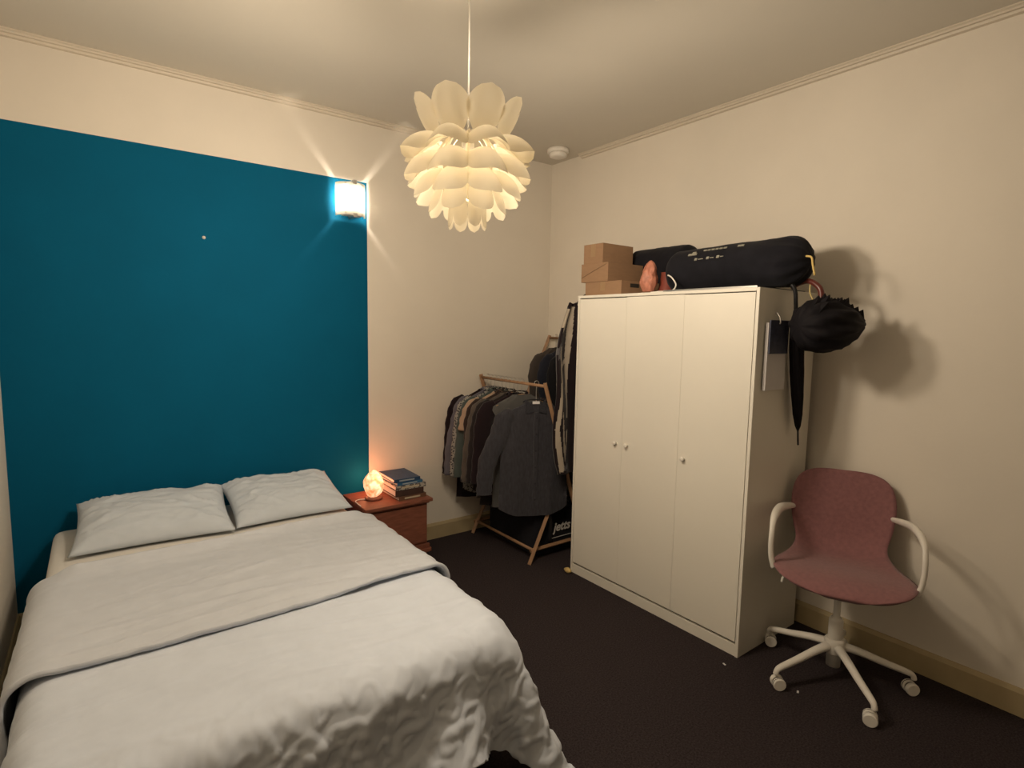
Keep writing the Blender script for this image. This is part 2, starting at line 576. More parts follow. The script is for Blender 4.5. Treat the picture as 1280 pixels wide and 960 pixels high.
def pillow(label, cx, cy, cz, wx, wy, th, tilt, rz, seed):
    n = 56
    top = np.zeros((n, n, 3)); bot = np.zeros((n, n, 3))
    for j in range(n):
        for i in range(n):
            u = -1 + 2 * i / (n - 1); v = -1 + 2 * j / (n - 1)
            pu = 1 - 0.10 * (1 - abs(v) ** 3) * 0 - 0.07 * (1 - u * u) * 0
            x = u * wx / 2 * (1 - 0.055 * (1 - v * v)) ; y = v * wy / 2 * (1 - 0.09 * (1 - u * u))
            prof = max(0, (1 - abs(u) ** 2.6)) ** 0.55 * max(0, (1 - abs(v) ** 2.4)) ** 0.6
            h = th / 2 * prof
            wr = (max(0, ridge(u * 1.6 + seed, v * 3.5 + u * 1.2, seed)) ** 3) * 0.020 * (0.3 + abs(u)) + (max(0, ridge(u * 3.2 - v * 2, v * 6 + seed, seed + 4)) ** 3) * 0.007 + noise.noise(Vector((u * 2, v * 2, seed))) * 0.012
            e = min(1, (1 - max(abs(u), abs(v))) * 6)
            top[j, i] = (x, y, h + wr * e)
            bot[j, i] = (x, y, -h * 0.6)
    V_ = top.reshape(-1, 3).tolist(); idx = np.arange(n * n).reshape(n, n)
    Fs = np.stack([idx[:-1, :-1], idx[:-1, 1:], idx[1:, 1:], idx[1:, :-1]], -1).reshape(-1, 4).tolist()
    k = n * n
    V_ += bot.reshape(-1, 3).tolist()
    Fs += (np.stack([idx[:-1, :-1], idx[1:, :-1], idx[1:, 1:], idx[:-1, 1:]], -1).reshape(-1, 4) + k).tolist()
    bm = bmesh.new()
    bv = [bm.verts.new(v) for v in V_]
    for f in Fs:
        bm.faces.new([bv[i] for i in f])
    bmesh.ops.remove_doubles(bm, verts=bm.verts[:], dist=0.0006)
    o = frombm('pillow', bm, M_PILLOW, smooth=True)
    o.location = (cx, cy, cz); o.rotation_euler = (math.radians(tilt), math.radians(0), rz)
    return tag(o, label, 'pillow', 'grey pillows at the head of the bed')


pillow('grey pillow on the left side of the bed, pointed corner sticking out', -2.80, -0.315, 0.588, 0.66, 0.50, 0.17, 12, math.radians(-3), 2.3)
pillow('grey pillow on the right side of the bed, beside the glowing lamp', -2.18, -0.315, 0.588, 0.60, 0.50, 0.17, 12, math.radians(0), 7.9)

# ================================================================== NIGHTSTAND
NX0, NX1, NYF, NZ = -1.725, -1.31, -0.385, 0.45
ns = thing('nightstand', 'red-brown wooden nightstand beside the bed', 'nightstand', (-1.515, -0.2, 0))
NO = Vector((-1.515, -0.2, 0))
box('cabinet_body', L((NX0, NYF + 0.02, 0.06), NO), L((NX1, -0.02, NZ - 0.022), NO), M_MAHOG, ns, 0.003)
bm = bmesh.new(); bm_box(bm, L((NX0 - 0.02, NYF - 0.02, NZ - 0.022), NO), L((NX1 + 0.022, -0.018, NZ), NO), 0.005)
frombm('table_top', bm, M_MAHOG, ns)
box('cornice', L((NX0 - 0.008, NYF + 0.002, NZ - 0.036), NO), L((NX1 + 0.008, -0.02, NZ - 0.0225), NO), M_MAHOG, ns, 0.004)
dr = box('door_panel', L((NX0 + 0.015, NYF + 0.006, 0.155), NO), L((NX1 - 0.012, NYF + 0.0195, NZ - 0.045), NO), M_MAHOG, ns, 0.003)
lathe('knob', [(0.004, 0), (0.006, 0.01), (0.013, 0.016), (0.013, 0.022), (0.006, 0.026)], M_MAHOG, dr,
      L((NX0 + 0.06, NYF + 0.006, 0.30), NO), 16, M_=Matrix.Rotation(PI / 2, 3, 'X'))
bm = bmesh.new()
bm_box(bm, L((NX0 - 0.008, NYF - 0.002, 0.118), NO), L((NX1 + 0.010, NYF + 0.0195, 0.142), NO), 0.004)
bm_box(bm, L((NX0 - 0.016, NYF - 0.012, 0.090), NO), L((NX1 + 0.018, NYF + 0.0195, 0.117), NO), 0.008)
frombm('base_moulding', bm, M_MAHOG, ns)
box('plinth', L((NX0, NYF + 0.010, 0.0), NO), L((NX1, -0.03, 0.0595), NO), M_MAHOG, ns, 0.002)


# ---- books
def book(label, x0, x1, y0, y1, z0, z1, cover, pages=M_PAPER, rz=0.0, mark=None):
    cx, cy = (x0 + x1) / 2, (y0 + y1) / 2
    t = thing('book', label, 'book', (cx, cy, z0), rz, 'books stacked on the nightstand')
    hx, hy, h = (x1 - x0) / 2, (y1 - y0) / 2, z1 - z0
    c = min(0.003, h * 0.15)
    bm = bmesh.new()
    bm_box(bm, (-hx, -hy, 0), (hx, hy, c)); bm_box(bm, (-hx, -hy, h - c), (hx, hy, h))
    bm_box(bm, (-hx, -hy, c), (hx, -hy + 0.004, h - c), 0)
    frombm('cover', bm, cover, t)
    box('pages', (-hx + 0.004, -hy + 0.0045, c), (hx - 0.004, hy - 0.004, h - c), pages, t)
    if mark is not None:
        box('spine_title', (-hx * 0.6, -hy - 0.0008, h * 0.3), (hx * 0.55, -hy, h * 0.7), mark, t)
    return t


M_BK1 = mat('navy_book', (0.02, 0.05, 0.11, 1), 0.45, var=0.2, scale=40)
M_BK2 = mat('blue_book', (0.03, 0.10, 0.20, 1), 0.45, var=0.2, scale=40)
M_BK3 = two_tone('grey_patterned_book', (0.10, 0.09, 0.09, 1), (0.35, 0.33, 0.29, 1), 60, kind='noise')
M_BK4 = mat('dark_brown_book', (0.05, 0.028, 0.022, 1), 0.5, var=0.2)
M_BK5 = mat('brown_book', (0.12, 0.06, 0.035, 1), 0.5, var=0.25)
M_GOLD = mat('pale_print', (0.42, 0.36, 0.26, 1), 0.6)
M_GREYPR = mat('grey_print', (0.30, 0.34, 0.38, 1), 0.6)
z = NZ
for lab, a, b, c, d, h, m_, mk, rz in [
    ('brown paperback at the bottom of the stack on the nightstand', -1.505, -1.312, -0.352, -0.075, 0.026, M_BK5, M_GOLD, 0.02),
    ('thick dark brown book second from the bottom of the nightstand stack', -1.52, -1.325, -0.348, -0.075, 0.042, M_BK4, None, -0.02),
    ('grey mottled book in the middle of the nightstand stack', -1.522, -1.312, -0.35, -0.08, 0.028, M_BK3, M_GOLD, 0.0),
    ('bright blue paperback just under the top of the nightstand stack', -1.515, -1.335, -0.345, -0.085, 0.018, M_BK2, M_GREYPR, 0.03),
    ('dark navy book on top of the nightstand stack', -1.525, -1.345, -0.34, -0.09, 0.022, M_BK1, M_GREYPR, -0.03)]:
    book(lab, a, b, c, d, z, z + h, m_, rz=rz, mark=mk)
    z += h + 0.0005


# ---- rock lamps
def rock(name, loc, rx, ry, hz, m_, seed, parent=None, flat=0.03, lean=0.0, rough=1.0):
    bm = bmesh.new()
    bmesh.ops.create_icosphere(bm, subdivisions=4, radius=1.0)
    for v in bm.verts:
        p = v.co.copy()
        zz = p.z
        tap = 1.0 - 0.30 * max(0, zz) ** 1.5 - 0.10 * max(0, -zz)
        f = 1 + rough * (0.10 * noise.noise(p * 1.6 + Vector((seed, 0, 0))) + 0.05 * noise.noise(p * 4 + Vector((seed, 3, 0))))
        fac = noise.cell(p * 2.2 + Vector((seed, 1, 1))) * 0.03
        q = Vector((p.x * rx * tap * (f + fac) + lean * zz, p.y * ry * tap * (f + fac), (zz * (1 + 0.03 * f)) * hz / 2))
        q.z = max(q.z, -hz / 2 + flat * hz)
        v.co = q + Vector((0, 0, hz / 2 - flat * hz))
    o = frombm(name, bm, m_, parent)
    auto(o, 28)
    o.location = loc
    return o


t = NT('glowing_salt_crystal')
tc = t.add('ShaderNodeTexCoord')
n1 = t.add('ShaderNodeTexNoise'); n1.inputs['Scale'].default_value = 22; n1.inputs['Detail'].default_value = 5; n1.inputs['Distortion'].default_value = 0.8
t.link(tc.outputs['Object'], n1.inputs['Vector'])
r1 = t.add('ShaderNodeValToRGB')
r1.color_ramp.elements[0].position = 0.36; r1.color_ramp.elements[0].color = (0.80, 0.25, 0.09, 1)
r1.color_ramp.elements[1].position = 0.52; r1.color_ramp.elements[1].color = (1.0, 0.55, 0.28, 1)
e = r1.color_ramp.elements.new(0.62); e.color = (1.0, 0.80, 0.50, 1)
t.link(n1.outputs['Fac'], r1.inputs[0])
t.link(r1.outputs[0], t.b.inputs['Base Color']); t.link(r1.outputs[0], t.b.inputs['Emission Color'])
t.b.inputs['Emission Strength'].default_value = 1.0; t.b.inputs['Roughness'].default_value = 0.5
M_SALT = t.m
M_SALTOFF = mat('pink_orange_salt_rock', (0.45, 0.18, 0.12, 1), 0.5, var=0.25, scale=30, bump=0.6, bscale=60, bdist=0.004)
M_CLAY = mat('dark_red_clay', (0.20, 0.045, 0.03, 1), 0.6, var=0.15, scale=20)

SL = Vector((-1.615, -0.215, NZ))
sl = thing('salt_lamp', 'glowing orange salt rock lamp on the nightstand', 'lamp', SL)
lathe('base', [(0.052, 0), (0.056, 0.004), (0.056, 0.012), (0.050, 0.015)], M_MAHOG, sl)
rock('rock', (0, 0, 0.016), 0.066, 0.060, 0.175, M_SALT, 3.1, sl)
tube('cable', smooth_path([(-0.05, 0.0, 0.006), (-0.085, 0.02, 0.004), (-0.12, 0.0, 0.004), (-0.127, -0.06, 0.004), (-0.128, -0.11, 0.004)], 6), 0.003, M_WHITEPL, sl, 8)
point_light('salt_lamp_light', SL + Vector((0.03, -0.06, 0.17)), SALT_W * 0.45, SALT_C, 0.05, sl)
point_light('salt_lamp_light', SL + Vector((0.0, 0.11, 0.11)), SALT_W * 0.55, SALT_C, 0.04, sl)

# ================================================================== SCONCE
SO = Vector((-1.674, 0.0, 2.335))
sc_ = thing('wall_sconce', 'small white curved-glass wall lamp lit at the top corner of the blue wall', 'lamp', SO)
box('mounting_plate', (-0.055, -0.016, -0.075), (0.055, -0.001, 0.075), M_WHITEPL, sc_, 0.004)
M_OPAL = translucent('opal_glass', (0.95, 0.93, 0.88, 1), 0.6)
n = 20
V_ = []
for thk in (0.0, 0.004):
    for zz in (-0.10, 0.10):
        for i in range(n + 1):
            a = math.radians(1 + 178 * i / n)
            V_.append((math.cos(a) * (0.094 - thk), -0.014 - math.sin(a) * (0.086 - thk), zz))
Fs = []
k = n + 1
for i in range(n):
    Fs.append((i, i + 1, k + i + 1, k + i)); Fs.append((2 * k + i, 3 * k + i, 3 * k + i + 1, 2 * k + i + 1))
    Fs.append((i, 2 * k + i, 2 * k + i + 1, i + 1)); Fs.append((k + i, k + i + 1, 3 * k + i + 1, 3 * k + i))
Fs.append((0, k, 3 * k, 2 * k)); Fs.append((n, 2 * k + n, 3 * k + n, k + n))
mesh('glass_shade', V_, Fs, M_OPAL, sc_, True)
bm = bmesh.new()
bm.free()
for zz, s in ((-0.1, -1), (0.1, 1)):
    bm = bmesh.new()
    bm_box(bm, (-0.012, -0.104, zz + (0.0 if s > 0 else -0.012)), (0.012, -0.016, zz + (0.012 if s > 0 else 0.0)), 0.002)
    bm_box(bm, (-0.012, -0.106, zz - 0.012), (0.012, -0.1005, zz + 0.012), 0.001)
    frombm('shade_clip', bm, M_METAL, sc_)
box('bulb_holder', (-0.058, -0.088, -0.098), (0.058, -0.016, -0.080), M_WHITEPL, sc_, 0.004)
box('top_cap', (-0.058, -0.088, 0.086), (0.058, -0.016, 0.098), M_WHITEPL, sc_, 0.004)
t = NT('lit_bulb'); t.b.inputs['Emission Color'].default_value = (1, 0.86, 0.66, 1); t.b.inputs['Emission Strength'].default_value = 6
M_BULB = t.m
lathe('bulb', [(0.008, -0.079), (0.012, -0.070), (0.018, -0.045), (0.016, -0.028), (0.006, -0.020)], M_BULB, sc_, (0, -0.050, 0))
point_light('sconce_light', SO + Vector((0, -0.050, 0.0)), SCONCE_W, SCONCE_C, 0.010, sc_)

# ================================================================== PENDANT
M_PETAL = translucent('cream_plastic_petal', (0.88, 0.82, 0.68, 1), 0.30)
M_PETAL_TOP_LIT = translucent('cream_plastic_petal_top_lit', (0.90, 0.84, 0.70, 1), 0.62)  # same plastic, made paler and more translucent so the top row looks brighter lit
pl = thing('pendant_lamp', 'large lit cream lotus-petal pendant lamp hanging from the ceiling', 'lamp', LAMP)
tube('cable', [(0, 0, 0.07), (0, 0, H - LAMP.z - 0.03)], 0.003, M_WHITEPL, pl, 8)
lathe('ceiling_rose', [(0.05, H - LAMP.z), (0.05, H - LAMP.z - 0.008), (0.03, H - LAMP.z - 0.04), (0.006, H - LAMP.z - 0.048)], M_WHITEPL, pl)
lathe('bulb_socket', [(0.012, 0.085), (0.021, 0.08), (0.021, 0.035), (0.017, 0.03)], M_WHITEPL, pl)


def petal_mesh(root, tip, width, cup, droop, wroot=0.55, n=14, blunt=3.2):
    """root, tip: (r,z). centreline with sag, cross-section arched by cup (edges below the middle)."""
    r0, z0 = root; r1, z1 = tip
    d = Vector((r1 - r0, 0, z1 - z0)); Ld = d.length; d.normalize()
    nrm = Vector((-d.z, 0, d.x))
    nu, nv = n, 11
    V_ = []
    for i in range(nu + 1):
        s = i / nu
        c = Vector((r0, 0, z0)) + d * (Ld * s) + nrm * (droop * 4 * s * (1 - s))
        wid = width / 2 * (wroot + (1 - wroot) * math.sin(min(1, s * 1.9) * PI / 2))
        if s > 0.50:
            q = (s - 0.50) / 0.50
            wid *= max(0.0, 1 - q ** blunt) ** 0.55 * 0.97 + 0.03
        for j in range(nv):
            v = -1 + 2 * j / (nv - 1)
            y = wid * v
            V_.append(c + Vector((0, y, 0)) - nrm * (cup * (y / (width / 2)) ** 2))
    Fs = [(i * nv + j, i * nv + j + 1, (i + 1) * nv + j + 1, (i + 1) * nv + j) for i in range(nu) for j in range(nv - 1)]
    me = bpy.data.meshes.new('petal'); me.from_pydata([tuple(v) for v in V_], [], Fs); me.update()
    for p in me.polygons:
        p.use_smooth = True
    me.materials.append(M_PETAL)
    return me


rows = [  # root, tip, width, cup, droop, count, phase
    ((0.112, 0.080), (0.186, 0.205), 0.132, -0.020, -0.010, 8, 0.5),
    ((0.095, 0.088), (0.234, 0.032), 0.138, 0.060, 0.026, 8, 0.5),
    ((0.105, 0.032), (0.222, -0.056), 0.138, 0.052, 0.028, 8, 0.5),
    ((0.105, -0.020), (0.188, -0.118), 0.120, 0.036, 0.022, 8, 0.5),
    ((0.095, -0.066), (0.136, -0.165), 0.088, 0.014, 0.010, 8, 0.5),
    ((0.058, -0.105), (0.066, -0.208), 0.050, 0.006, 0.004, 8, 0.5),
]
BASEANG = math.atan2(CAM.y - LAMP.y, CAM.x - LAMP.x) + math.radians(0)
for root, tip, wd, cup, dr_, cnt, ph in rows:
    me = petal_mesh(root, tip, wd, cup, dr_, *((0.42, 14, 2.0) if root[0] > 0.11 else (0.55, 14, 3.2)))
    if root[0] > 0.11:
        me.materials[0] = M_PETAL_TOP_LIT
    for k in range(cnt):
        o = bpy.data.objects.new('petal', me); COL.objects.link(o); o.parent = pl
        o.rotation_euler = (0, 0, BASEANG + (k + ph) * 2 * PI / cnt)
bm = bmesh.new()
for k in range(8):  # curved inner ribs holding the petals
    a = BASEANG + k * PI / 4
    pts = []
    for i in range(15):
        q = math.radians(70 - 145 * i / 14)
        pts.append((math.cos(a) * 0.105 * math.cos(q), math.sin(a) * 0.105 * math.cos(q), 0.0 + 0.115 * math.sin(q)))
    bm_tube(bm, pts, 0.008, 6, sx=1.0, sy=0.3)
frombm('inner_frame', bm, M_PETAL, pl, True)
lathe('bulb', [(0.012, 0.035), (0.014, 0.02), (0.028, -0.005), (0.030, -0.02), (0.02, -0.04), (0.005, -0.047)], M_BULB, pl)
point_light('pendant_light', LAMP, PENDANT_IN, PENDANT_C, 0.045, pl)
# added spots just outside the petals, standing in for light through the shade
for k in range(9):
    if k < 6:
        a = BASEANG + k * PI / 3 + 0.2
        dv = Vector((math.cos(a), math.sin(a), 0.0)); ps = dv * 0.275; e_ = PENDANT_W * (1 + 0.4 * math.cos(a - math.radians(125))) * (1.25 if k == 2 else 1.0) * (1 - 0.45 * math.exp(-((a - math.radians(65) + PI) % (2 * PI) - PI) ** 2 / 0.25))
    else:
        dv = Vector((0 if k == 6 else -0.35, 0 if k == 6 else 0.15, -1 if k == 6 else 1)).normalized(); ps = Vector((0, (0, 0.14, -0.14)[k - 6], -0.255 if k == 6 else 0.245)); e_ = PENDANT_W * (1.05 if k == 6 else 0.17)
    l = bpy.data.lights.new('pendant_added_spot', 'SPOT'); l.energy = e_; l.color = PENDANT_C; l.shadow_soft_size = 0.08
    l.spot_size = math.radians(160); l.spot_blend = 1.0
    o = bpy.data.objects.new('pendant_added_spot', l); COL.objects.link(o); o.parent = pl; o.location = ps
    o.rotation_euler = dv.to_track_quat('-Z', 'Y').to_euler()

# ================================================================== WARDROBE
WX, WY, WW, WD, WH = -0.605, -0.993, 1.17, 0.55, 1.76
wd = thing('wardrobe', 'tall white three-door wardrobe against the cream wall', 'wardrobe', (WX + WD / 2, WY - WW / 2, 0), math.radians(0.5))
# local: x = depth (front at -WD/2), y from +WW/2 (towards back wall) to -WW/2
hx, hy = WD / 2, WW / 2
bm = bmesh.new()
bm_box(bm, (-hx, hy - 0.016, 0), (hx, hy, WH), 0.001, seg=1); bm_box(bm, (-hx, -hy, 0), (hx, -hy + 0.016, WH), 0.001, seg=1)
bm_box(bm, (-hx, -hy + 0.0161, WH - 0.016), (hx, hy - 0.0161, WH), 0.001, seg=1)
bm_box(bm, (-hx + 0.01, -hy + 0.0161, 0.066), (hx, hy - 0.0161, 0.078))
bm_box(bm, (hx - 0.006, -hy + 0.0161, 0.078), (hx - 0.002, hy - 0.0161, WH - 0.0162))
frombm('carcass', bm, M_WHITE, wd)
box('plinth', (-hx + 0.004, -hy + 0.0161, 0.0), (-hx + 0.02, hy - 0.0161, 0.058), M_WHITE, wd, 0.001)
inner = WW - 0.032
dw = inner / 3
for k in range(3):
    y1 = hy - 0.016 - k * dw; y0 = y1 - dw
    zt = (WH - 0.022, WH - 0.019, WH - 0.021)[k]
    d = box('door', (-hx - 0.001, y0 + 0.0004 + (0.002 if k == 2 else 0), 0.075), (-hx + 0.017, y1 - 0.0004 - (0.004 if k == 0 else 0), zt), M_WHITE, wd, 0.0004)
    ky = (y0 + 0.045, y1 - 0.040, y1 - 0.040)[k]
    lathe('knob', [(0.005, 0), (0.005, 0.006), (0.0115, 0.012), (0.012, 0.018), (0.009, 0.021)], M_WHITEPL, d,
          (-hx - 0.001, ky, 0.905), 18, M_=Matrix.Rotation(-PI / 2, 3, 'Y'))
tp = mesh('tape_wad', [(0, 0, 0)], [], None)
bpy.data.objects.remove(tp)
rk = rock('tape_wad', (-0.635, -1.0, 0.0), 0.018, 0.030, 0.035, mat('yellowed_tape', (0.55, 0.40, 0.16, 1), 0.5, var=0.2, scale=60), 9.2)
tag(rk, 'crumpled yellowish wad on the carpet at the left foot of the white wardrobe', 'tape')

# ---- boxes on top
M_TAPE = mat('brown_tape', (0.30, 0.19, 0.10, 1), 0.35, spec=0.5)


def carton(label, x0, x1, y0, y1, z0, z1, rz=0.0, crease=False, handle=False):
    cx, cy = (x0 + x1) / 2, (y0 + y1) / 2
    t = thing('cardboard_box', label, 'box', (cx, cy, z0), rz, 'cardboard boxes on the wardrobe')
    hx, hy, h = (x1 - x0) / 2, (y1 - y0) / 2, z1 - z0
    box('box_body', (-hx, -hy, 0), (hx, hy, h - 0.002), M_CARD, t, 0.002)
    bm = bmesh.new()
    bm_box(bm, (-hx, -hy, h - 0.002), (hx, -0.001, h)); bm_box(bm, (-hx, 0.001, h - 0.002), (hx, hy, h))
    frombm('flap', bm, M_CARD, t)
    if crease:
        bm = bmesh.new()
        bm_tube(bm, [(-hx - 0.0005, hy * 0.95, h * 0.25), (-hx - 0.0008, hy * 0.3, h * 0.5), (-hx - 0.0005, -hy * 0.9, h * 0.93)], 0.0022, 6)
        frombm('flap_edge', bm, M_CARDD, t)
    else:
        box('tape', (-hx - 0.0006, -0.02, h * 0.35), (-hx, 0.02, h - 0.001), M_TAPE, t)
    if handle:
        box('hand_slot', (-hx * 0.55, -hy - 0.0008, h * 0.55), (-hx * 0.1, -hy, h * 0.82), M_DARKGAP, t)
    return t


carton('flat brown cardboard box at the bottom of the stack on the wardrobe', -0.555, -0.22, -1.295, -1.00, WH, WH + 0.083, handle=True)
carton('brown cardboard box with a slanting creased flap in the middle of the stack', -0.56, -0.25, -1.19, -0.965, WH + 0.0835, WH + 0.195, crease=True)
carton('plain cardboard box on top of the stack on the wardrobe', -0.55, -0.285, -1.134, -0.972, WH + 0.1955, WH + 0.312)

rl = thing('salt_lamp', 'unlit pink-orange salt rock lamp on top of the white wardrobe', 'lamp', (-0.50, -1.452, WH))
lathe('base', [(0.042, 0), (0.044, 0.004), (0.044, 0.009), (0.04, 0.011)], M_CARDD, rl)
rock('rock', (0, 0, 0.0115), 0.044, 0.050, 0.195, M_SALTOFF, 12.7, rl, flat=0.12, lean=0.006, rough=2.6)
tube('cable', smooth_path([(-0.03, -0.04, 0.006), (-0.055, -0.12, 0.006), (-0.06, -0.20, 0.006), (-0.058, -0.225, 0.035), (-0.055, -0.195, 0.075), (-0.03, -0.15, 0.092), (0.06, -0.10, 0.09)], 8), 0.004, M_WHITEPL, rl, 8)
o = lathe('clay_cup', [(0.062, 0), (0.062, 0.004), (0.045, 0.05), (0.038, 0.115), (0.040, 0.122), (0.034, 0.122), (0.032, 0.05)], M_CLAY, None, (-0.40, -1.50, WH), 28)
tag(o, 'dark red clay pot behind the unlit salt lamp on the wardrobe', 'pot')


# ---- black sacks
def sack(name, label, a, b, rad, m_, sag=0.12, gather=True, seed=0.0, flatz=None, zr=1.0):
    a = Vector(a); b = Vector(b); d = (b - a); Ln = d.length; d.normalize()
    side = d.cross(Vector((0, 0, 1))).normalized(); upv = side.cross(d)
    root = thing(name, label, 'bag', ((a + b) / 2).to_tuple())
    c0 = (a + b) / 2
    bm = bmesh.new(); rings = []
    NS, NG = 48, 48
    for i in range(NS + 1):
        s = i / NS
        e0 = min(1, s / 0.10); e1 = min(1, (1 - s) / (0.16 if gather else 0.10))
        r = rad * (math.sqrt(max(0, 1 - (1 - e0) ** 2)) * 0.999 + 0.001) * (math.sqrt(max(0, 1 - (1 - e1) ** 2)) * 0.97 + 0.03)
        ring_ = []
        for k in range(NG):
            q = 2 * PI * k / NG
            f = 1 + 0.035 * noise.noise(Vector((s * 5 + seed, math.cos(q), math.sin(q)))) + 0.02 * noise.noise(Vector((s * 14 + seed, math.cos(q) * 3, math.sin(q) * 3)))
            if gather and s > 0.72:
                f += 0.09 * (s - 0.72) / 0.28 * math.sin(q * 11 + 2 * math.sin(s * 9))
            p = a + d * (Ln * s) + (side * math.cos(q) + upv * math.sin(q) * zr) * (r * f)
            if flatz is not None:
                if p.z < flatz:
                    p.z = flatz
            ring_.append(bm.verts.new(p - c0))
        rings.append(ring_)
    for A_, B_ in zip(rings, rings[1:]):
        for k in range(NG):
            bm.faces.new((A_[k], A_[(k + 1) % NG], B_[(k + 1) % NG], B_[k]))
    bm.faces.new(rings[0][::-1]); bm.faces.new(rings[-1])
    frombm('bag_body', bm, m_, root, True)
    return root, c0, d, side, upv


BZ = WH + 0.012
sk, c0, d_, s_, u_ = sack('stuff_sack', 'large black cylindrical stuff sack lying on the right of the wardrobe top',
                          (-0.40, -1.52, BZ + 0.098), (-0.36, -2.275, BZ + 0.122), 0.118, M_BLACK, seed=3.0, flatz=BZ + 0.001)
M_PRINT = mat('grey_print_on_sack', (0.30, 0.29, 0.24, 1), 0.7, var=0.3, scale=200)


def on_sack(u, ang, rad=0.1225):
    """u metres along from the left end, ang above the horizontal on the room side."""
    p = Vector((-0.40, -1.52, BZ + 0.098)).lerp(Vector((-0.36, -2.275, BZ + 0.122)), u / 0.756)
    return p + (s_ * -1 if s_.x > 0 else s_) * (math.cos(ang) * rad) + Vector((0, 0, 1)) * (math.sin(ang) * rad) - c0


def sack_mark(name, cells, parent):
    bm = bmesh.new()
    for (u0, u1, a0, a1) in cells:
        q = [on_sack(u0, a0), on_sack(u1, a0), on_sack(u1, a1), on_sack(u0, a1)]
        v = [bm.verts.new(p) for p in q]
        c = Vector((0, 0, 0))
        for p in q:
            c += p / 4
        nn = (q[1] - q[0]).cross(q[3] - q[0]).normalized()
        if nn.x > 0:
            nn = -nn
        v2 = [bm.verts.new(p + nn * -0.004) for p in q]
        bm.faces.new(v); bm.faces.new(v2[::-1])
        for k in range(4):
            bm.faces.new((v[k], v2[k], v2[(k + 1) % 4], v[(k + 1) % 4]))
    return frombm(name, bm, M_PRINT, parent)


cells = [(0.165, 0.215, 0.66, 0.76), (0.185, 0.205, 0.78, 0.86)]
cells += [(0.245 + i * 0.022, 0.262 + i * 0.022, 0.86, 0.93) for i in range(6)]
cells += [(0.43, 0.462, 0.84, 0.94)]
cells += [(0.215, 0.228, 0.36, 0.47), (0.235, 0.262, 0.39, 0.42), (0.282, 0.296, 0.36, 0.47), (0.301, 0.322, 0.39, 0.42), (0.338, 0.352, 0.36, 0.47), (0.357, 0.375, 0.39, 0.42)]
for c_ in cells:
    sack_mark('printed_mark', [c_], sk)
tube('drawstring', smooth_path([on_sack(0.745, 0.2, 0.05), on_sack(0.775, 0.0, 0.065), on_sack(0.79, -0.4, 0.09), on_sack(0.80, -0.8, 0.115)], 5), 0.0045, mat('yellow_cord', (0.60, 0.44, 0.16, 1), 0.8), sk, 8)

sk2, *_ = sack('stuff_sack', 'smaller black fabric bag lying behind the cardboard boxes on the wardrobe',
               (-0.135, -1.02, BZ + 0.20), (-0.16, -1.50, BZ + 0.195), 0.10, M_BLACK, gather=False, seed=9.0, flatz=BZ - 0.010)
for ch in sk2.children:
    for v in ch.data.vertices:   # slumps down onto the wardrobe
        if v.co.z < -0.02:
            v.co.z = -0.02 + (v.co.z + 0.02) * 2.2
        v.co.z = max(v.co.z, WH + 0.001 - sk2.location.z)

box_o = thing('flat_tray', 'thin dark flat tray with a pale edge lying under the big black sack', 'tray', (-0.44, -1.88, WH))
box('board', (-0.14, -0.262, 0.001), (0.30, 0.262, 0.007), M_BLACKPL, box_o, 0.001)
box('edge_strip', (-0.146, -0.262, 0.001), (-0.1402, 0.262, 0.0095), M_METAL, box_o, 0.001)

# ---- notepad on the wardrobe side
np_ = thing('notepad', 'hanging notepad, navy upper half and white lower half, on the wardrobe side', 'notepad', (-0.455, -2.168, 1.615))
box('paper', (-0.088, -0.018, -0.325), (0.082, -0.004, -0.012), M_PAPER, np_, 0.002)
box('cover', (-0.082, -0.024, -0.155), (0.084, -0.0185, 0.0), M_NAVY, np_, 0.002)
tube('hook', smooth_path([(-0.01, -0.003, 0.03), (-0.01, -0.012, 0.032), (-0.01, -0.026, 0.012), (-0.01, -0.030, -0.01), (-0.01, -0.026, -0.016)], 5), 0.0035, M_METAL, np_, 8)

# ---- umbrellas
um = thing('umbrella', 'long furled black umbrella hanging point down from the wardrobe top edge', 'umbrella', (-0.30, -2.21, 1.00))
UT = Vector((-0.225, -2.20, 1.005)); UB = Vector((-0.372, -2.215, 1.70))
ud = (UB - UT).normalized(); uo = Vector((-0.30, -2.21, 1.00))
UL = (UB - UT).length


def along(s, off=(0, 0, 0)):
    return UT + ud * s + Vector(off) - uo


rotU = ud.to_track_quat('Z', 'Y').to_matrix()
lathe('folded_canopy', [(0.004, 0.075), (0.012, 0.10), (0.020, 0.16), (0.026, 0.26), (0.029, 0.38), (0.029, 0.48), (0.026, 0.56), (0.022, 0.61), (0.012, 0.63)], M_UMBRELLA, um,
      UT - uo, 48, mod=lambda q, z_: 1 + 0.16 * math.sin(8 * q + z_ * 7), M_=rotU)
tube('shaft', [along(0.0), along(0.08)], 0.0045, M_BLACKPL, um)
mesh('strap_tab', [along(0.39, (0.026, -0.004, 0)), along(0.37, (0.045, -0.006, -0.01)), along(0.35, (0.047, -0.006, -0.012)), along(0.345, (0.024, -0.004, 0)),
                   along(0.39, (0.026, 0.0, 0)), along(0.37, (0.045, -0.002, -0.01)), along(0.35, (0.047, -0.002, -0.012)), along(0.345, (0.024, 0.0, 0))],
     [(0, 1, 2, 3), (7, 6, 5, 4), (0, 4, 5, 1), (1, 5, 6, 2), (2, 6, 7, 3), (3, 7, 4, 0)], M_UMBRELLA, um)
tube('handle', smooth_path([along(0.62), along(UL), along(UL + 0.05, (0, 0.002, 0)), along(UL + 0.085, (0, 0.018, 0)), along(UL + 0.095, (0.005, 0.042, 0)), along(UL + 0.08, (0.008, 0.062, 0))], 6), 0.0095, M_BLACKPL, um, 12)

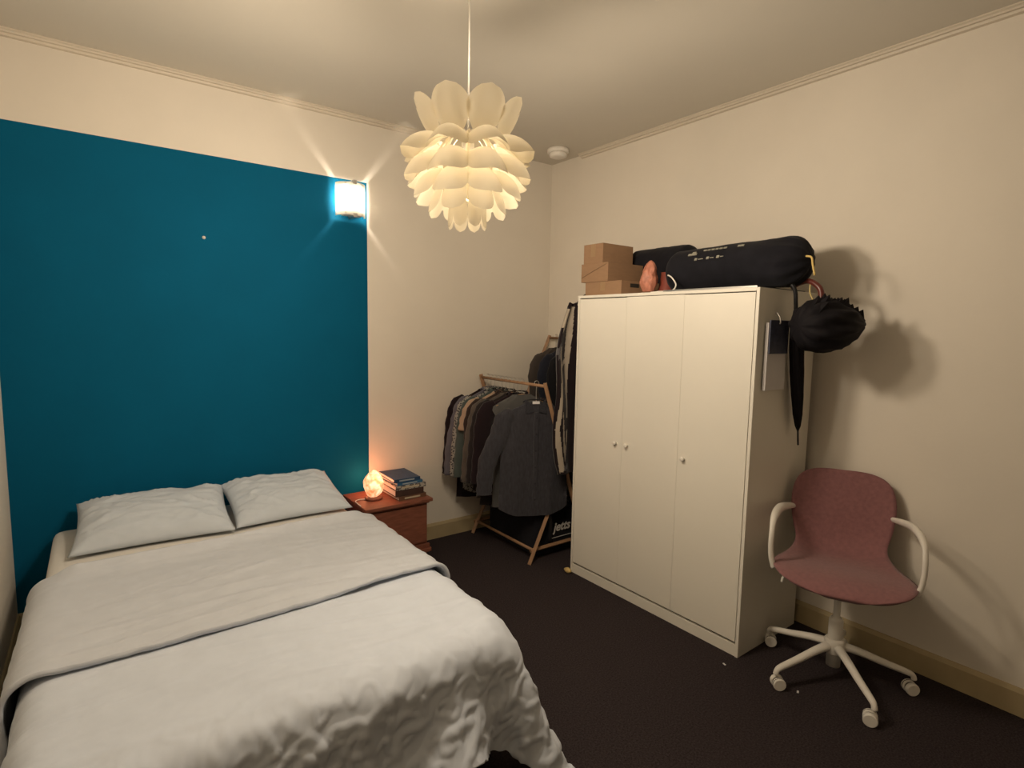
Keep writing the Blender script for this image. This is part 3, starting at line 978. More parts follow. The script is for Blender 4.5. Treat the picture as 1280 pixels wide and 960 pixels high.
uq = thing('umbrella', 'loosely bundled black umbrella with a dark red crook handle, hanging beside the pink chair', 'umbrella', (-0.27, -2.32, 1.58))
qo = Vector((-0.27, -2.32, 1.58))
A0 = Vector((-0.500, -2.295, 1.587)); A1 = Vector((-0.215, -2.435, 1.600))
ax_ = (A1 - A0); AL = ax_.length; ax_.normalize()
rotQ = ax_.to_track_quat('Z', 'Y').to_matrix()


def ruffle(q, z_):
    return 1 + 0.07 * math.sin(9 * q + z_ * 16) + 0.03 * math.sin(17 * q - z_ * 30) + 0.025 * math.sin(z_ * 60 + 3 * q)


lathe('folded_canopy', [(0.01, 0.0), (0.060, 0.006), (0.090, 0.025), (0.106, 0.06), (0.113, 0.10), (0.115, 0.14), (0.111, 0.18), (0.100, 0.215), (0.080, 0.25), (0.055, 0.285), (0.030, 0.32), (0.006, AL + 0.012)],
      M_UMBRELLA, uq, A0 - qo, 96, mod=ruffle, M_=rotQ)
bm = bmesh.new()
for i in range(8):   # pointed ends of the loose ribs and cloth
    s_ = 0.07 + 0.031 * i
    base = A0 + ax_ * s_ - qo
    rr = (0.108, 0.113, 0.114, 0.110, 0.101, 0.086, 0.066, 0.044)[i]
    for j_, ang in enumerate((88, 60)):
        q = math.radians(ang + (i * 37) % 19 - 9)
        nd = (Vector((0, 0, 1)) * math.sin(q) + Vector((-0.46, -0.88, 0)) * math.cos(q))
        nd = (nd - ax_ * nd.dot(ax_)).normalized()
        tip_ = base + nd * (rr + 0.017 + 0.008 * ((i * 7 + j_) % 3)) + ax_ * 0.012
        e1 = base + nd * (rr * 0.86) - ax_ * 0.026; e2 = base + nd * (rr * 0.86) + ax_ * 0.018
        sd = ax_.cross(nd) * 0.022
        v = [bm.verts.new(p) for p in (e1 + sd, e2 + sd, e2 - sd, e1 - sd, tip_)]
        bm.faces.new(v[:4])
        for k in range(4):
            bm.faces.new((v[k], v[(k + 1) % 4], v[4]))
frombm('rib_tips', bm, M_UMBRELLA, uq)
hb = Vector((-0.345, -2.315, 1.665)) - qo
tube('handle', smooth_path([hb, hb + Vector((0.0, 0.0, 0.07)), hb + Vector((0.0, 0.015, 0.104)), hb + Vector((0.008, 0.060, 0.132)), hb + Vector((0.018, 0.110, 0.128)), hb + Vector((0.028, 0.150, 0.108))], 6),
     [0.013] * 25 + [0.012] * 6, M_REDWOOD, uq, 14)
tube('wrist_cord', smooth_path([hb + Vector((0.006, 0.055, 0.120)), hb + Vector((-0.004, 0.05, 0.08)), hb + Vector((-0.008, 0.03, 0.04)), hb + Vector((-0.01, 0.02, 0.0))], 6), 0.0035, mat('straw_cord', (0.50, 0.40, 0.18, 1), 0.8), uq, 8)

# ================================================================== SMOKE ALARM, WALL PLUG
sa = thing('smoke_alarm', 'round white smoke alarm on the ceiling near the corner', 'smoke alarm', (-0.235, -0.34, H))
lathe('mounting_base', [(0.074, 0), (0.079, -0.005), (0.079, -0.026), (0.072, -0.030)], M_WHITEPL, sa, seg=40)
lathe('sensor_cap', [(0.062, -0.0302), (0.064, -0.034), (0.066, -0.040), (0.064, -0.054), (0.045, -0.062), (0.003, -0.063)], M_WHITEPL, sa, seg=40)
o = lathe('wall_plug', [(0.009, 0), (0.009, 0.004), (0.004, 0.006), (0.004, 0.012)], M_WHITEPL, None, (-2.497, -0.001, 2.022), 14, M_=Matrix.Rotation(PI / 2, 3, 'X'))
tag(o, 'tiny white plug fixed in the middle of the blue wall', 'wall plug')

# ================================================================== CLOTHES RACK
RK = Vector((-0.45, -0.43, 0))
ra = thing('clothes_rack', 'pale wooden crossed-leg clothes rack with two rails in the corner', 'clothes rack', RK)
YN, YF = -0.765, -0.075
for yy, dyy in ((YN, 0), (YF, 0)):
    bm = bmesh.new(); bm_tube(bm, [Vector((-0.765, yy, 0.0)) - RK, Vector((-0.045, yy, 1.50)) - RK], 0.0165, 4, ref=(0, 1, 0))
    frombm('long_leg', bm, M_PINE, ra)
    so = -0.030 if yy == YN else 0.030
    bm = bmesh.new(); bm_tube(bm, [Vector((-0.69, yy + so, 1.205)) - RK, Vector((-0.28, yy + so, 0.0)) - RK], 0.0165, 4, ref=(0, 1, 0))
    frombm('short_leg', bm, M_PINE, ra)
tube('rail', [Vector((-0.683, YN - 0.03, 1.185)) - RK, Vector((-0.683, YF + 0.03, 1.185)) - RK], 0.010, M_PINE, ra, 12)
tube('rail', [Vector((-0.052, YN, 1.482)) - RK, Vector((-0.052, YF, 1.482)) - RK], 0.010, M_PINE, ra, 12)
tube('foot_bar', [Vector((-0.725, YN, 0.085)) - RK, Vector((-0.725, YF, 0.085)) - RK], 0.010, M_PINE, ra, 12)
tube('foot_bar', [Vector((-0.31, YN, 0.085)) - RK, Vector((-0.31, YF, 0.085)) - RK], 0.010, M_PINE, ra, 12)
bm = bmesh.new(); bm_tube(bm, [Vector((-0.74, YN + 0.018, 0.082)) - RK, Vector((-0.30, YN + 0.018, 0.082)) - RK], 0.015, 4, ref=(0, 0, 1)); frombm('side_bar', bm, M_PINE, ra)
bm = bmesh.new(); bm_tube(bm, [Vector((-0.74, YF + 0.018, 0.082)) - RK, Vector((-0.30, YF + 0.018, 0.082)) - RK], 0.015, 4, ref=(0, 0, 1)); frombm('side_bar', bm, M_PINE, ra)


def hanger(label, x, y, zrail, rz, m_, group, drop=0.09, hw=0.19):
    t = thing('clothes_hanger', label, 'hanger', (x, y, zrail), rz, group)
    d0 = drop - 0.055
    hk = [(0.0, 0, -0.055 - d0), (0.0, 0, -0.028), (0.012, 0, -0.018), (0.0165, 0, 0.0), (0.010, 0, 0.014), (-0.002, 0, 0.0165), (-0.012, 0, 0.010), (-0.0155, 0, -0.003)]
    tube('hook', smooth_path(hk, 4), 0.0022, M_METAL, t, 6)
    tube('shoulder_bar', smooth_path([(u_ * hw / 0.20, 0, v_ - d0) for u_, v_ in ((-0.20, -0.128), (-0.13, -0.097), (-0.05, -0.068), (0, -0.056), (0.05, -0.068), (0.13, -0.097), (0.20, -0.128))], 3), 0.006, m_, t, 8)
    return t


def garment(name, label, cat, x, y, zrail, rz, m_, group, L_=0.70, shw=0.21, bw=0.235, thick=0.030, sleeve='long', seed=0.0, cuffx=0.30, collar=True, msl=None, mcol=None, flare=0.02, drop=0.09, ripple=1.0):
    """Hanging shirt-like garment; local z=0 at the rail."""
    t = thing(name, label, cat, (x, y, zrail), rz, group)
    z0 = -drop
    bm = bmesh.new(); rings = []
    NG = 56
    prof = [(0.0, 0.070, 0.6), (-0.012, 0.085, 0.7), (-0.030, 0.125, 0.8), (-0.052, 0.172, 0.9), (-0.075, shw, 1.0), (-0.10, shw + 0.006, 1.0), (-0.15, bw - 0.012, 1.0), (-0.22, bw - 0.010, 1.0)]
    k = 13
    for i in range(1, k + 1):
        s = i / k
        prof.append((-0.22 - (L_ - 0.22) * s, bw - 0.010 + flare * s, 1.0 + 0.5 * s))
    for (zz, hw, tf) in prof:
        ring_ = []
        s = min(1, -zz / L_)
        for g in range(NG):
            q = 2 * PI * g / NG
            c, s_q = math.cos(q), math.sin(q)
            ex = abs(c) ** 0.75 * (1 if c > 0 else -1); ey = abs(s_q) ** 0.8 * (1 if s_q > 0 else -1)
            fold_ = ripple * (math.sin(ex * 13 + seed + s * 1.3) * 0.010 * s + math.sin(ex * 5.5 + seed * 2) * 0.012 * s)
            fold_ += 0.006 * noise.noise(Vector((ex * 4, zz * 7, seed)))
            xx = hw * ex; yy_ = thick * tf * ey * (1 - 0.45 * abs(ex) ** 3) + fold_
            z2 = zz
            if zz < -L_ + 0.09:      # curved shirt tail
                z2 = zz + 0.055 * (abs(ex) ** 3) * (1 if collar else 0.2)
            ring_.append(bm.verts.new((xx, yy_, z0 + z2)))
        rings.append(ring_)
    for A_, B_ in zip(rings, rings[1:]):
        for g in range(NG):
            bm.faces.new((A_[g], A_[(g + 1) % NG], B_[(g + 1) % NG], B_[g]))
    frombm('body', bm, m_, t, True)
    if sleeve:
        for sg in (-1, 1):
            if sleeve == 'long':
                pth = [(sg * (shw - 0.045), 0, z0 - 0.070), (sg * (shw + 0.012), 0, z0 - 0.115), (sg * (shw + 0.045), -0.004, z0 - 0.22), (sg * (cuffx - 0.01), -0.010, z0 - 0.38), (sg * (cuffx + 0.01), -0.012, z0 - 0.54), (sg * (cuffx + 0.012), -0.014, z0 - 0.60)]
                rr_ = [0.040, 0.066, 0.066, 0.060, 0.052, 0.050]
            else:
                pth = [(sg * (shw - 0.045), 0, z0 - 0.070), (sg * (shw + 0.012), 0, z0 - 0.115), (sg * (shw + 0.040), -0.002, z0 - 0.19), (sg * (shw + 0.052), -0.004, z0 - 0.27)]
                rr_ = [0.040, 0.068, 0.072, 0.075]
            pp = smooth_path(pth, 5)
            rad = []
            for i in range(len(pp)):
                f = i / 5; a_ = int(min(f, len(rr_) - 2)); ff = f - a_
                rad.append((rr_[a_] * (1 - ff) + rr_[a_ + 1] * ff) * (1 + 0.06 * math.sin(i * 1.9 + seed)))
            bm = bmesh.new(); bm_tube(bm, pp, rad, 18, sx=0.42, sy=1.0, ref=(0, 1, 0))
            sl_ = frombm('sleeve', bm, msl or m_, t, True)
    if collar:
        bm = bmesh.new()
        cm = mcol or m_
        # collar: band round the neck and two pointed leaves in front
        for sg in (-1, 1):
            pts = [(sg * 0.070, 0.006, z0 + 0.020), (sg * 0.074, -0.014, z0 + 0.008), (sg * 0.066, -0.026, z0 - 0.024), (sg * 0.072, -0.031, z0 - 0.072), (sg * 0.016, -0.033, z0 - 0.058), (sg * 0.024, -0.027, z0 - 0.022), (sg * 0.054, -0.018, z0 + 0.012)]
            v = [bm.verts.new(p) for p in pts]
            v2 = [bm.verts.new((p[0], p[1] + 0.004, p[2])) for p in pts]
            f = bm.faces.new(v); bm.faces.new(v2[::-1])
            for i in range(len(v)):
                bm.faces.new((v[i], v2[i], v2[(i + 1) % len(v)], v[(i + 1) % len(v)]))
        pts = [(0.072 * math.cos(a_), 0.002 + 0.018 * math.sin(a_), z0 + 0.006 + 0.012 * math.sin(a_)) for a_ in [PI * i / 12 for i in range(13)]]
        bm_tube(bm, pts, 0.018, 6, sx=0.2, sy=1.0)
        frombm('collar', bm, cm, t)
    return t


def fab(name, c, var=0.08):
    return fabric(name, c + (1,), var=var, weave=700)


GL = 'clothes hanging on the low rail'; HL = 'hangers on the low rail'
GH = 'clothes hanging on the high rail'; HH = 'hangers on the high rail'
lowrail = [
    # name, label, cat, y, mat, kwargs
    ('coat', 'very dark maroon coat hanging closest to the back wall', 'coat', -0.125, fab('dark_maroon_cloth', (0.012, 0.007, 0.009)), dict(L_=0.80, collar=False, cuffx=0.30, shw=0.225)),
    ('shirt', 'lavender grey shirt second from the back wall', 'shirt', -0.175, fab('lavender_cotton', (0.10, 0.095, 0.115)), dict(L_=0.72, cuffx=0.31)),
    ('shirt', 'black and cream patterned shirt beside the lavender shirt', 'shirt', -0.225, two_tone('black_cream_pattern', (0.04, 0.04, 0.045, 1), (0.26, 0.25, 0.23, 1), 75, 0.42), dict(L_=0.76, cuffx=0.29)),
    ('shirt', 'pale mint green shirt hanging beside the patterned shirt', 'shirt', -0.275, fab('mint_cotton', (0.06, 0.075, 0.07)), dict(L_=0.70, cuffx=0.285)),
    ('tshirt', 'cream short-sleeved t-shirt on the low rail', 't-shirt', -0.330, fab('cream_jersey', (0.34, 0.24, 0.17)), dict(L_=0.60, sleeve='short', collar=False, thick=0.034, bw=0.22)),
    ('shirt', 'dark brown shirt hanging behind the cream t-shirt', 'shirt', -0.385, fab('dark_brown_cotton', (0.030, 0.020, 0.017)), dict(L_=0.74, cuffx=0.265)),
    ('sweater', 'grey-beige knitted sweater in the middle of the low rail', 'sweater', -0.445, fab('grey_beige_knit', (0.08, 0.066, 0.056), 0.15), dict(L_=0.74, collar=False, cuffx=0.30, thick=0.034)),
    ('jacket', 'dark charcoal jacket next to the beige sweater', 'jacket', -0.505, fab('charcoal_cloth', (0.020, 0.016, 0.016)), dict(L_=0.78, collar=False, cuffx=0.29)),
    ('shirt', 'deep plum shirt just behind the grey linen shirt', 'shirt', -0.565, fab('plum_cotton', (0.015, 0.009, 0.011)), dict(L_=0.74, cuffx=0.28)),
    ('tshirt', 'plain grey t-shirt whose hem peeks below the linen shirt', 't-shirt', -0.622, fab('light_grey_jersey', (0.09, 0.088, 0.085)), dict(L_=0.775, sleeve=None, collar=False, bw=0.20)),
]
M_HGB = M_BLACKPL
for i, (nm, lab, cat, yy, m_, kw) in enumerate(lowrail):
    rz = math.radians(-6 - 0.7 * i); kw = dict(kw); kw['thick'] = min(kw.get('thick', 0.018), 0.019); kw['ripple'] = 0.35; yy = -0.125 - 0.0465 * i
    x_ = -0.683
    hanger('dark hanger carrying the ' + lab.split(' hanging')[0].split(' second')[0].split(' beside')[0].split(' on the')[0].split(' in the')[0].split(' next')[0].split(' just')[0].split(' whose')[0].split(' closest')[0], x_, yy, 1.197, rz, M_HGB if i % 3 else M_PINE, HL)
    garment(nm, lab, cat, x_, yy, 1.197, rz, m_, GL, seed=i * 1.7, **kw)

M_LINEN = mat('grey_linen', (0.040, 0.039, 0.046, 1), 0.95, var=0.18, scale=90, bump=0.5, bscale=300, spec=0.08, sheen=0.15, stretch=(1, 1, 0.3))
M_LINEND = mat('grey_linen_dark', (0.034, 0.034, 0.040, 1), 0.95, var=0.15, scale=90, spec=0.08)
frz = math.radians(-23)
hanger('black hanger carrying the grey linen shirt at the near end of the low rail', -0.683, -0.700, 1.197, frz, M_HGB, HL, drop=0.125, hw=0.17)
g = garment('shirt', 'large grey linen button shirt at the near end of the low rail', 'shirt', -0.700, -0.712, 1.197, frz, M_LINEN, GL, L_=0.755, seed=4.4, cuffx=0.325, shw=0.195, bw=0.235, thick=0.026, mcol=M_LINEND, flare=0.015, drop=0.125, ripple=0.5)
bm = bmesh.new(); bm_box(bm, (-0.015, -0.037, -0.84), (0.015, -0.027, -0.185), 0.003)
for i in range(6):
    pass
frombm('button_placket', bm, M_LINEN, g)
for i in range(6):
    lathe('button', [(0.0055, 0), (0.0055, 0.002), (0.003, 0.003)], M_LINEND, g, (0, -0.0375, -0.22 - 0.11 * i), 12, M_=Matrix.Rotation(PI / 2, 3, 'X'))
nl = box('neck_label', (-0.024, 0.004, -0.134), (0.024, 0.006, -0.116), M_PAPER, g)
nl['label'] = 'white woven neck label'
nl.rotation_euler = (math.radians(-12), 0, 0)

for i, (nm, lab, cat, yy, m_, kw) in enumerate([
    ('jacket', 'brown grey jacket hanging furthest back on the high rail', 'jacket', -0.16, fab('brown_grey_wool', (0.055, 0.045, 0.040)), dict(L_=0.85, collar=False)),
    ('jacket', 'navy jacket hanging second on the high rail', 'jacket', -0.27, fab('navy_wool', (0.016, 0.018, 0.028)), dict(L_=0.85, collar=False, thick=0.045)),
    ('jacket', 'black jacket in the middle of the high rail', 'jacket', -0.38, fab('black_wool', (0.010, 0.010, 0.012)), dict(L_=0.85, collar=False, thick=0.045)),
    ('shirt', 'cream shirt hanging on the high rail beside the black jacket', 'shirt', -0.49, fab('cream_cotton', (0.42, 0.34, 0.23)), dict(L_=0.80, collar=False)),
    ('jacket', 'dark grey jacket nearest the striped drape on the high rail', 'jacket', -0.60, fab('dark_grey_cloth', (0.03, 0.028, 0.030)), dict(L_=0.85, collar=False))]):
    rz = math.radians(0)
    xh = -0.052
    hanger('hanger carrying the ' + lab.split(' hanging')[0].split(' in the')[0].split(' nearest')[0], xh, yy, 1.494, rz, M_HGB, HH)
    kw = dict(kw); kw.update(shw=0.165, bw=0.185, cuffx=0.205, ripple=0.6, thick=0.030)
    t = garment(nm, lab, cat, xh, yy, 1.494, rz, m_, GH, seed=20 + i * 1.3, **kw)
    # the right halves press against the wall
    for ch in t.children:
        for v in ch.data.vertices:
            if v.co.x > 0.012:
                v.co.x = 0.012 + (v.co.x - 0.012) * 0.10

# high rail hangers: the wall side bends with the clothes
for o in list(COL.objects):
    if o.name.startswith('shoulder_bar') and o.parent and abs(o.parent.location.x + 0.052) < 1e-3:
        for v in o.data.vertices:
            if v.co.x > 0.012:
                v.co.x = 0.012 + (v.co.x - 0.012) * 0.12

# ---- gym bag under the rack
gb = thing('gym_bag', 'black sports bag with white lettering under the clothes rack', 'bag', (-0.44, -0.42, 0))
bm = bmesh.new()
bm_box(bm, (-0.235, -0.300, 0.001), (0.20, 0.28, 0.33), 0.07, seg=5)
for v in bm.verts:
    p = v.co
    v.co = p + Vector((0, 0, 0.02 * noise.noise(p * 5))) * smoothstep(0.1, 0.3, p.z) + Vector((0.015 * noise.noise(p * 7), 0, 0))
frombm('bag_body', bm, M_BLACK, gb, True)
tube('carry_strap', smooth_path([(-0.12, -0.306, 0.10), (-0.12, -0.31, 0.24), (-0.10, -0.25, 0.345), (0.0, -0.20, 0.37), (0.08, -0.25, 0.345), (0.10, -0.31, 0.24), (0.10, -0.306, 0.10)], 6), 0.016, M_BLACKPL, gb, 8, sx=0.2, sy=1.0)


def text(name, body, size, M4, m_, parent, shear=0.0, extr=0.0008, offset=0.0):
    cu = bpy.data.curves.new(name, 'FONT'); cu.body = body; cu.size = size; cu.extrude = extr; cu.shear = shear; cu.offset = offset
    to = bpy.data.objects.new(name, cu); COL.objects.link(to)
    dg = bpy.context.evaluated_depsgraph_get()
    me = bpy.data.meshes.new_from_object(to.evaluated_get(dg))
    bpy.data.objects.remove(to)
    o = link(name, me, m_, parent)
    o.matrix_local = M4
    return o


M_LETTER = mat('white_lettering', (0.62, 0.60, 0.56, 1), 0.6)
Rt = Matrix.Rotation(PI / 2, 4, 'X')
text('lettering', 'jetts', 0.086, Matrix.Translation((-0.088, -0.3105, 0.165)) @ Rt, M_LETTER, gb, shear=0.25, offset=0.0022)
box('underline', (-0.10, -0.3105, 0.118), (0.12, -0.3085, 0.122), M_LETTER, gb)

# ---- black and beige swirl-patterned drape beside the wardrobe
M_DRB = fab('black_drape_cloth', (0.014, 0.009, 0.011)); M_DRW = fab('beige_drape_cloth', (0.36, 0.31, 0.25)); M_DRG = fab('grey_drape_cloth', (0.10, 0.095, 0.10))
DRY = -0.905


def inpoly(px, py, poly):
    c = False; j = len(poly) - 1
    for i in range(len(poly)):
        xi, yi = poly[i]; xj, yj = poly[j]
        if (yi > py) != (yj > py) and px < (xj - xi) * (py - yi) / (yj - yi) + xi:
            c = not c
        j = i
    return c


def drx(u):   # u in cm from left reference
    return u


# outline as (z, left x); right edge runs behind the wardrobe
OUT = [(1.715, -0.585), (1.69, -0.605), (1.62, -0.632), (1.50, -0.675), (1.40, -0.700), (1.30, -0.705), (1.10, -0.702), (1.00, -0.705), (0.90, -0.700), (0.80, -0.690), (0.70, -0.670), (0.63, -0.645)]


def lx(z_):
    for (za, xa), (zb, xb) in zip(OUT, OUT[1:]):
        if za >= z_ >= zb:
            return xa + (xb - xa) * (za - z_) / (za - zb)
    return OUT[-1][1] if z_ < 1 else OUT[0][1]


beige = [
    [(-0.640, 1.66), (-0.612, 1.695), (-0.605, 1.66), (-0.640, 1.55), (-0.655, 1.53)],
    [(-0.585, 1.70), (-0.560, 1.70), (-0.575, 1.45), (-0.590, 1.15), (-0.592, 0.99), (-0.606, 0.99), (-0.610, 1.10), (-0.622, 1.17), (-0.612, 1.20), (-0.612, 1.45), (-0.605, 1.60)],
    [(-0.672, 1.44), (-0.655, 1.45), (-0.655, 1.20), (-0.660, 1.00), (-0.665, 0.92), (-0.640, 0.80), (-0.615, 0.68), (-0.612, 0.645), (-0.640, 0.63), (-0.655, 0.70), (-0.675, 0.80), (-0.690, 0.92), (-0.685, 1.02), (-0.675, 1.15), (-0.672, 1.30)],
    [(-0.657, 1.33), (-0.612, 1.37), (-0.612, 1.34), (-0.657, 1.30)],
    [(-0.650, 1.03), (-0.644, 1.03), (-0.624, 0.90), (-0.612, 0.82), (-0.600, 0.80), (-0.604, 0.90), (-0.590, 0.92), (-0.590, 0.78), (-0.606, 0.70), (-0.613, 0.73), (-0.632, 0.85), (-0.640, 0.93)],
]
grey = [[(-0.698, 1.42), (-0.668, 1.47), (-0.658, 1.46), (-0.672, 1.38), (-0.698, 1.36)], [(-0.640, 0.66), (-0.57, 0.69), (-0.57, 0.66), (-0.63, 0.635)]]
nz, nxx = 130, 44
V_ = []; mi_ = []; Fs = []
for j in range(nz + 1):
    z_ = 1.715 - (1.715 - 0.62) * j / nz
    l = lx(z_); r_ = -0.50
    if z_ > 1.66:
        r_ = -0.50 - 0.05 * ((z_ - 1.66) / 0.055) ** 2
    for i in range(nxx + 1):
        u = i / nxx
        x_ = l + (r_ - l) * u
        y_ = DRY + 0.016 * math.sin(u * 8 + z_ * 3.0) * (1 - 0.3 * u) + 0.010 * math.sin(z_ * 9 + u * 4) - 0.006
        V_.append((x_, y_, z_))
for j in range(nz):
    for i in range(nxx):
        a = j * (nxx + 1) + i
        Fs.append((a, a + nxx + 1, a + nxx + 2, a + 1))
        cx = sum(V_[k][0] for k in Fs[-1]) / 4; cz = sum(V_[k][2] for k in Fs[-1]) / 4
        m0 = 0
        if any(inpoly(cx, cz, p) for p in beige): m0 = 1
        elif any(inpoly(cx, cz, p) for p in grey): m0 = 2
        mi_.append(m0)
dp = mesh('patterned_drape', V_, Fs, [M_DRB, M_DRW, M_DRG], None, True, mi_)
sm = dp.modifiers.new('thickness', 'SOLIDIFY'); sm.thickness = 0.022; sm.offset = -1.0
tube('hanging_loop', smooth_path([(-0.545, DRY - 0.005, 1.705), (-0.545, DRY - 0.03, 1.735), (-0.545, WY - 0.002, 1.772), (-0.545, WY - 0.05, 1.764)], 5), 0.005, M_BLACKPL, dp, 8)
tag(dp, 'tall black cloth with bold beige stripes hanging between the rack and the wardrobe', 'cloth')

# ================================================================== CHAIR
CF = math.radians(205)
CH = Vector((-0.378, -2.498, 0))
chn = thing('desk_chair', 'dusty pink swivel chair with white armrests and five-star base by the wall', 'chair', CH, CF)
# local: +x forward, y: left of the sitter is +y ; shell profile
prof = [  # x, z, half width, side lift
    (0.270, 0.478, 0.050, 0.0), (0.290, 0.494, 0.085, 0.000), (0.288, 0.506, 0.125, 0.0), (0.270, 0.518, 0.180, 0.0), (0.238, 0.528, 0.226, 0.001), (0.19, 0.536, 0.256, 0.003), (0.13, 0.537, 0.268, 0.005), (0.06, 0.530, 0.256, 0.010),
    (-0.01, 0.520, 0.228, 0.020), (-0.08, 0.514, 0.203, 0.032), (-0.145, 0.518, 0.190, 0.042), (-0.19, 0.540, 0.187, 0.046),
    (-0.218, 0.575, 0.191, 0.046), (-0.236, 0.62, 0.202, 0.044), (-0.248, 0.67, 0.212, 0.042), (-0.260, 0.73, 0.217, 0.038), (-0.273, 0.79, 0.213, 0.034), (-0.285, 0.84, 0.196, 0.030), (-0.293, 0.873, 0.165, 0.024), (-0.298, 0.892, 0.115, 0.014), (-0.300, 0.898, 0.05, 0.004)]
prof = [(a_ - 0.005, b_, c_, e_) for a_, b_, c_, e_ in prof]
pf = smooth_path([(a, b, 0) for a, b, c, d in prof], 4); ex_ = smooth_path([(c, d, 0) for a, b, c, d in prof], 4)
n = len(pf); nv = 25
tops, bots = [], []
for i in range(n):
    a = pf[max(0, i - 1)]; b = pf[min(n - 1, i + 1)]
    tx, tz = b.x - a.x, b.y - a.y; ll = math.hypot(tx, tz) or 1
    nx_, nz_ = tz / ll * 1.0, -tx / ll * 1.0     # normal to the sitter side
    hw, lift = ex_[i].x, ex_[i].y
    for j in range(nv):
        v = -1 + 2 * j / (nv - 1)
        off = lift * abs(v) ** 2.4
        th = 0.032 * max(0.05, 1 - abs(v) ** 6) ** 0.5 * min(1, 0.35 + min(i, n - 1 - i) / 5)
        bx, bz = pf[i].x + nx_ * off, pf[i].y + nz_ * off
        tops.append((bx, v * hw, bz)); bots.append((bx - nx_ * th, v * hw * 0.995, bz - nz_ * th))
V_ = tops + bots; K = n * nv; Fs = []
for i in range(n - 1):
    for j in range(nv - 1):
        a = i * nv + j
        Fs.append((a, a + 1, a + nv + 1, a + nv)); Fs.append((K + a, K + a + nv, K + a + nv + 1, K + a + 1))
for i in range(n - 1):
    for j in (0, nv - 1):
        a = i * nv + j
        Fs.append((a, a + nv, K + a + nv, K + a) if j == 0 else (a, K + a, K + a + nv, a + nv))
for j in range(nv - 1):
    Fs.append((j, K + j, K + j + 1, j + 1)); a = (n - 1) * nv + j; Fs.append((a, a + 1, K + a + 1, K + a))
bm = bmesh.new(); bv = [bm.verts.new(v) for v in V_]
for f in Fs:
    bm.faces.new([bv[i] for i in f])
frombm('upholstered_shell', bm, M_PINK, chn, True)
box('seat_plate', (-0.13, -0.09, 0.452), (0.10, 0.09, 0.484), M_BLACKPL, chn, 0.006)
for sg in (-1, 1):
    pth = smooth_path([(-0.235, sg * 0.205, 0.706), (-0.17, sg * 0.230, 0.718), (-0.07, sg * 0.258, 0.732), (0.03, sg * 0.272, 0.730), (0.10, sg * 0.278, 0.710), (0.135, sg * 0.279, 0.665), (0.144, sg * 0.279, 0.61), (0.146, sg * 0.274, 0.56), (0.146, sg * 0.262, 0.516)], 5)
    bm = bmesh.new(); bm_tube(bm, pth, [0.010 + 0.006 * math.sin(PI * min(1, i / 22)) for i in range(len(pth))], 12, sx=1.0, sy=1.25)
    frombm('armrest', bm, M_WHITEPL, chn, True)
tube('height_lever', smooth_path([(0.02, -0.05, 0.462), (0.03, -0.14, 0.456), (0.04, -0.215, 0.448), (0.042, -0.228, 0.415)], 4), 0.006, M_WHITEPL, chn, 10)
lathe('gas_column', [(0.029, 0.062), (0.029, 0.275), (0.024, 0.285), (0.0145, 0.286), (0.0145, 0.4515)], M_WHITEPL, chn, seg=28)
bm = bmesh.new()
bm_lathe(bm, [(0.032, 0.118), (0.042, 0.128), (0.042, 0.182), (0.036, 0.190), (0.0295, 0.191)], seg=32)
frombm('base_hub', bm, M_WHITEPL, chn, True)
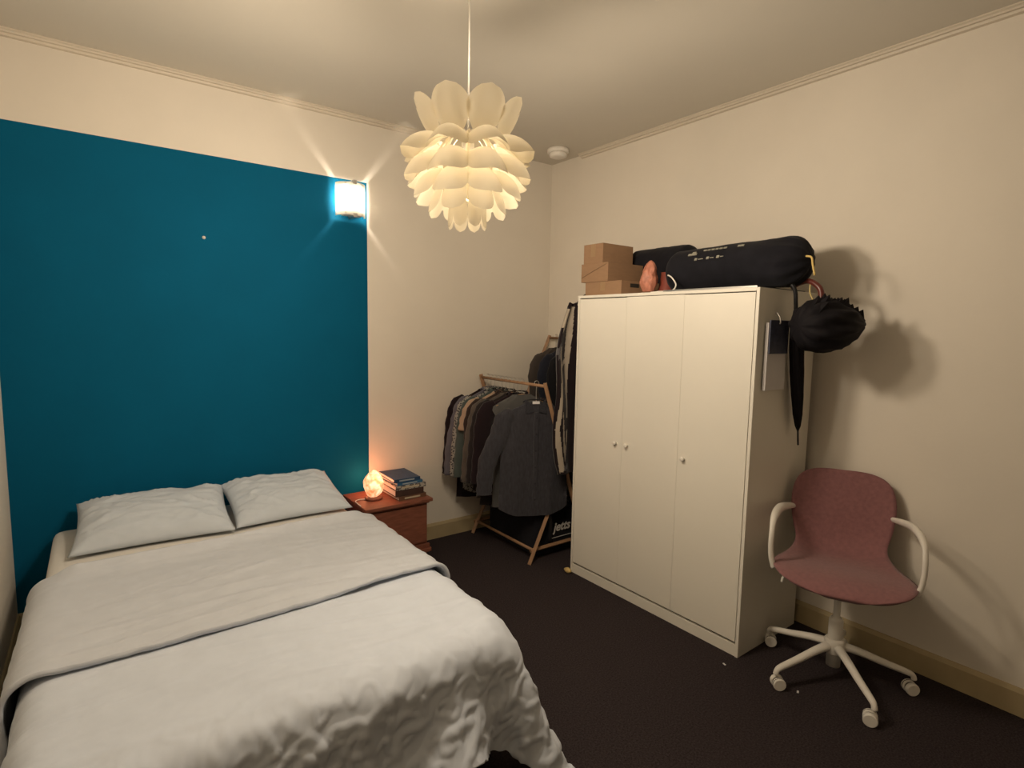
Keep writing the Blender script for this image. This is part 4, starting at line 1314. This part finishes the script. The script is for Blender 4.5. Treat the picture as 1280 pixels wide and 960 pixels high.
for k in range(5):
    aw = math.radians(84.3 + 3.0 + 72 * k) - CF
    c_, s_2 = math.cos(aw), math.sin(aw)
    def pr(r, z_, side=0.0):
        return Vector((c_ * r - s_2 * side, s_2 * r + c_ * side, z_))
    bm = bmesh.new()
    pth = [pr(0.030, 0.158), pr(0.10, 0.145), pr(0.20, 0.116), pr(0.285, 0.094), pr(0.306, 0.083), pr(0.312, 0.066)]
    bm_tube(bm, smooth_path(pth, 4), [0.024 - 0.010 * min(1, i / 16) for i in range(21)], 10, sx=0.8, sy=0.85, ref=(0, 0, 1))
    lg = frombm('leg', bm, M_WHITEPL, chn, True)
    turn = aw + math.radians((35, -20, 60, 15, -50)[k])
    cc = pr(0.312, 0.0)
    dx_, dy_ = math.cos(turn), math.sin(turn)
    ca = Vector((cc.x - dx_ * 0.012, cc.y - dy_ * 0.012, 0.028))
    bm = bmesh.new()
    for sg in (-1, 1):
        ctr = ca + Vector((-dy_, dx_, 0)) * (sg * 0.0145)
        Mx = Matrix.Rotation(turn, 3, 'Z') @ Matrix.Rotation(PI / 2, 3, 'X')
        bm_lathe(bm, [(0.010, -0.010), (0.024, -0.010), (0.027, -0.007), (0.027, 0.007), (0.024, 0.010), (0.010, 0.010)], ctr, 24, M_=Mx)
    cs_ = frombm('castor', bm, M_WHITEPL, chn, True)
    auto(cs_, 40)
    bm = bmesh.new(); bm_lathe(bm, [(0.0245, -0.0175), (0.0272, -0.0175), (0.0272, -0.012), (0.0245, -0.012)], ca, 20, M_=Matrix.Rotation(turn, 3, 'Z') @ Matrix.Rotation(PI / 2, 3, 'X'))
    bm_lathe(bm, [(0.004, -0.006), (0.022, -0.0045), (0.022, 0.0045), (0.004, 0.006)], ca, 20, M_=Matrix.Rotation(turn, 3, 'Z') @ Matrix.Rotation(PI / 2, 3, 'X'))
    frombm('wheel_hub', bm, mat('grey_tread', (0.16, 0.14, 0.12, 1), 0.6) if 'grey_tread' not in bpy.data.materials else bpy.data.materials['grey_tread'], cs_, True)

# ---- small scraps on the carpet
for (x_, y_, lab, rz) in ((-0.618, -2.463, 'tiny white paper scrap on the carpet in front of the pink chair', 0.4), (-0.70, -2.16, 'tiny white paper scrap on the carpet by the near corner of the wardrobe', 1.2)):
    bm = bmesh.new(); bm_box(bm, (-0.008, -0.004, 0.0), (0.008, 0.004, 0.002))
    for v in bm.verts:
        v.co.z += 0.3 * abs(v.co.x)
    o = frombm('paper_scrap', bm, M_PAPER); o.location = (x_, y_, 0.001); o.rotation_euler = (0, 0, rz)
    tag(o, lab, 'paper')
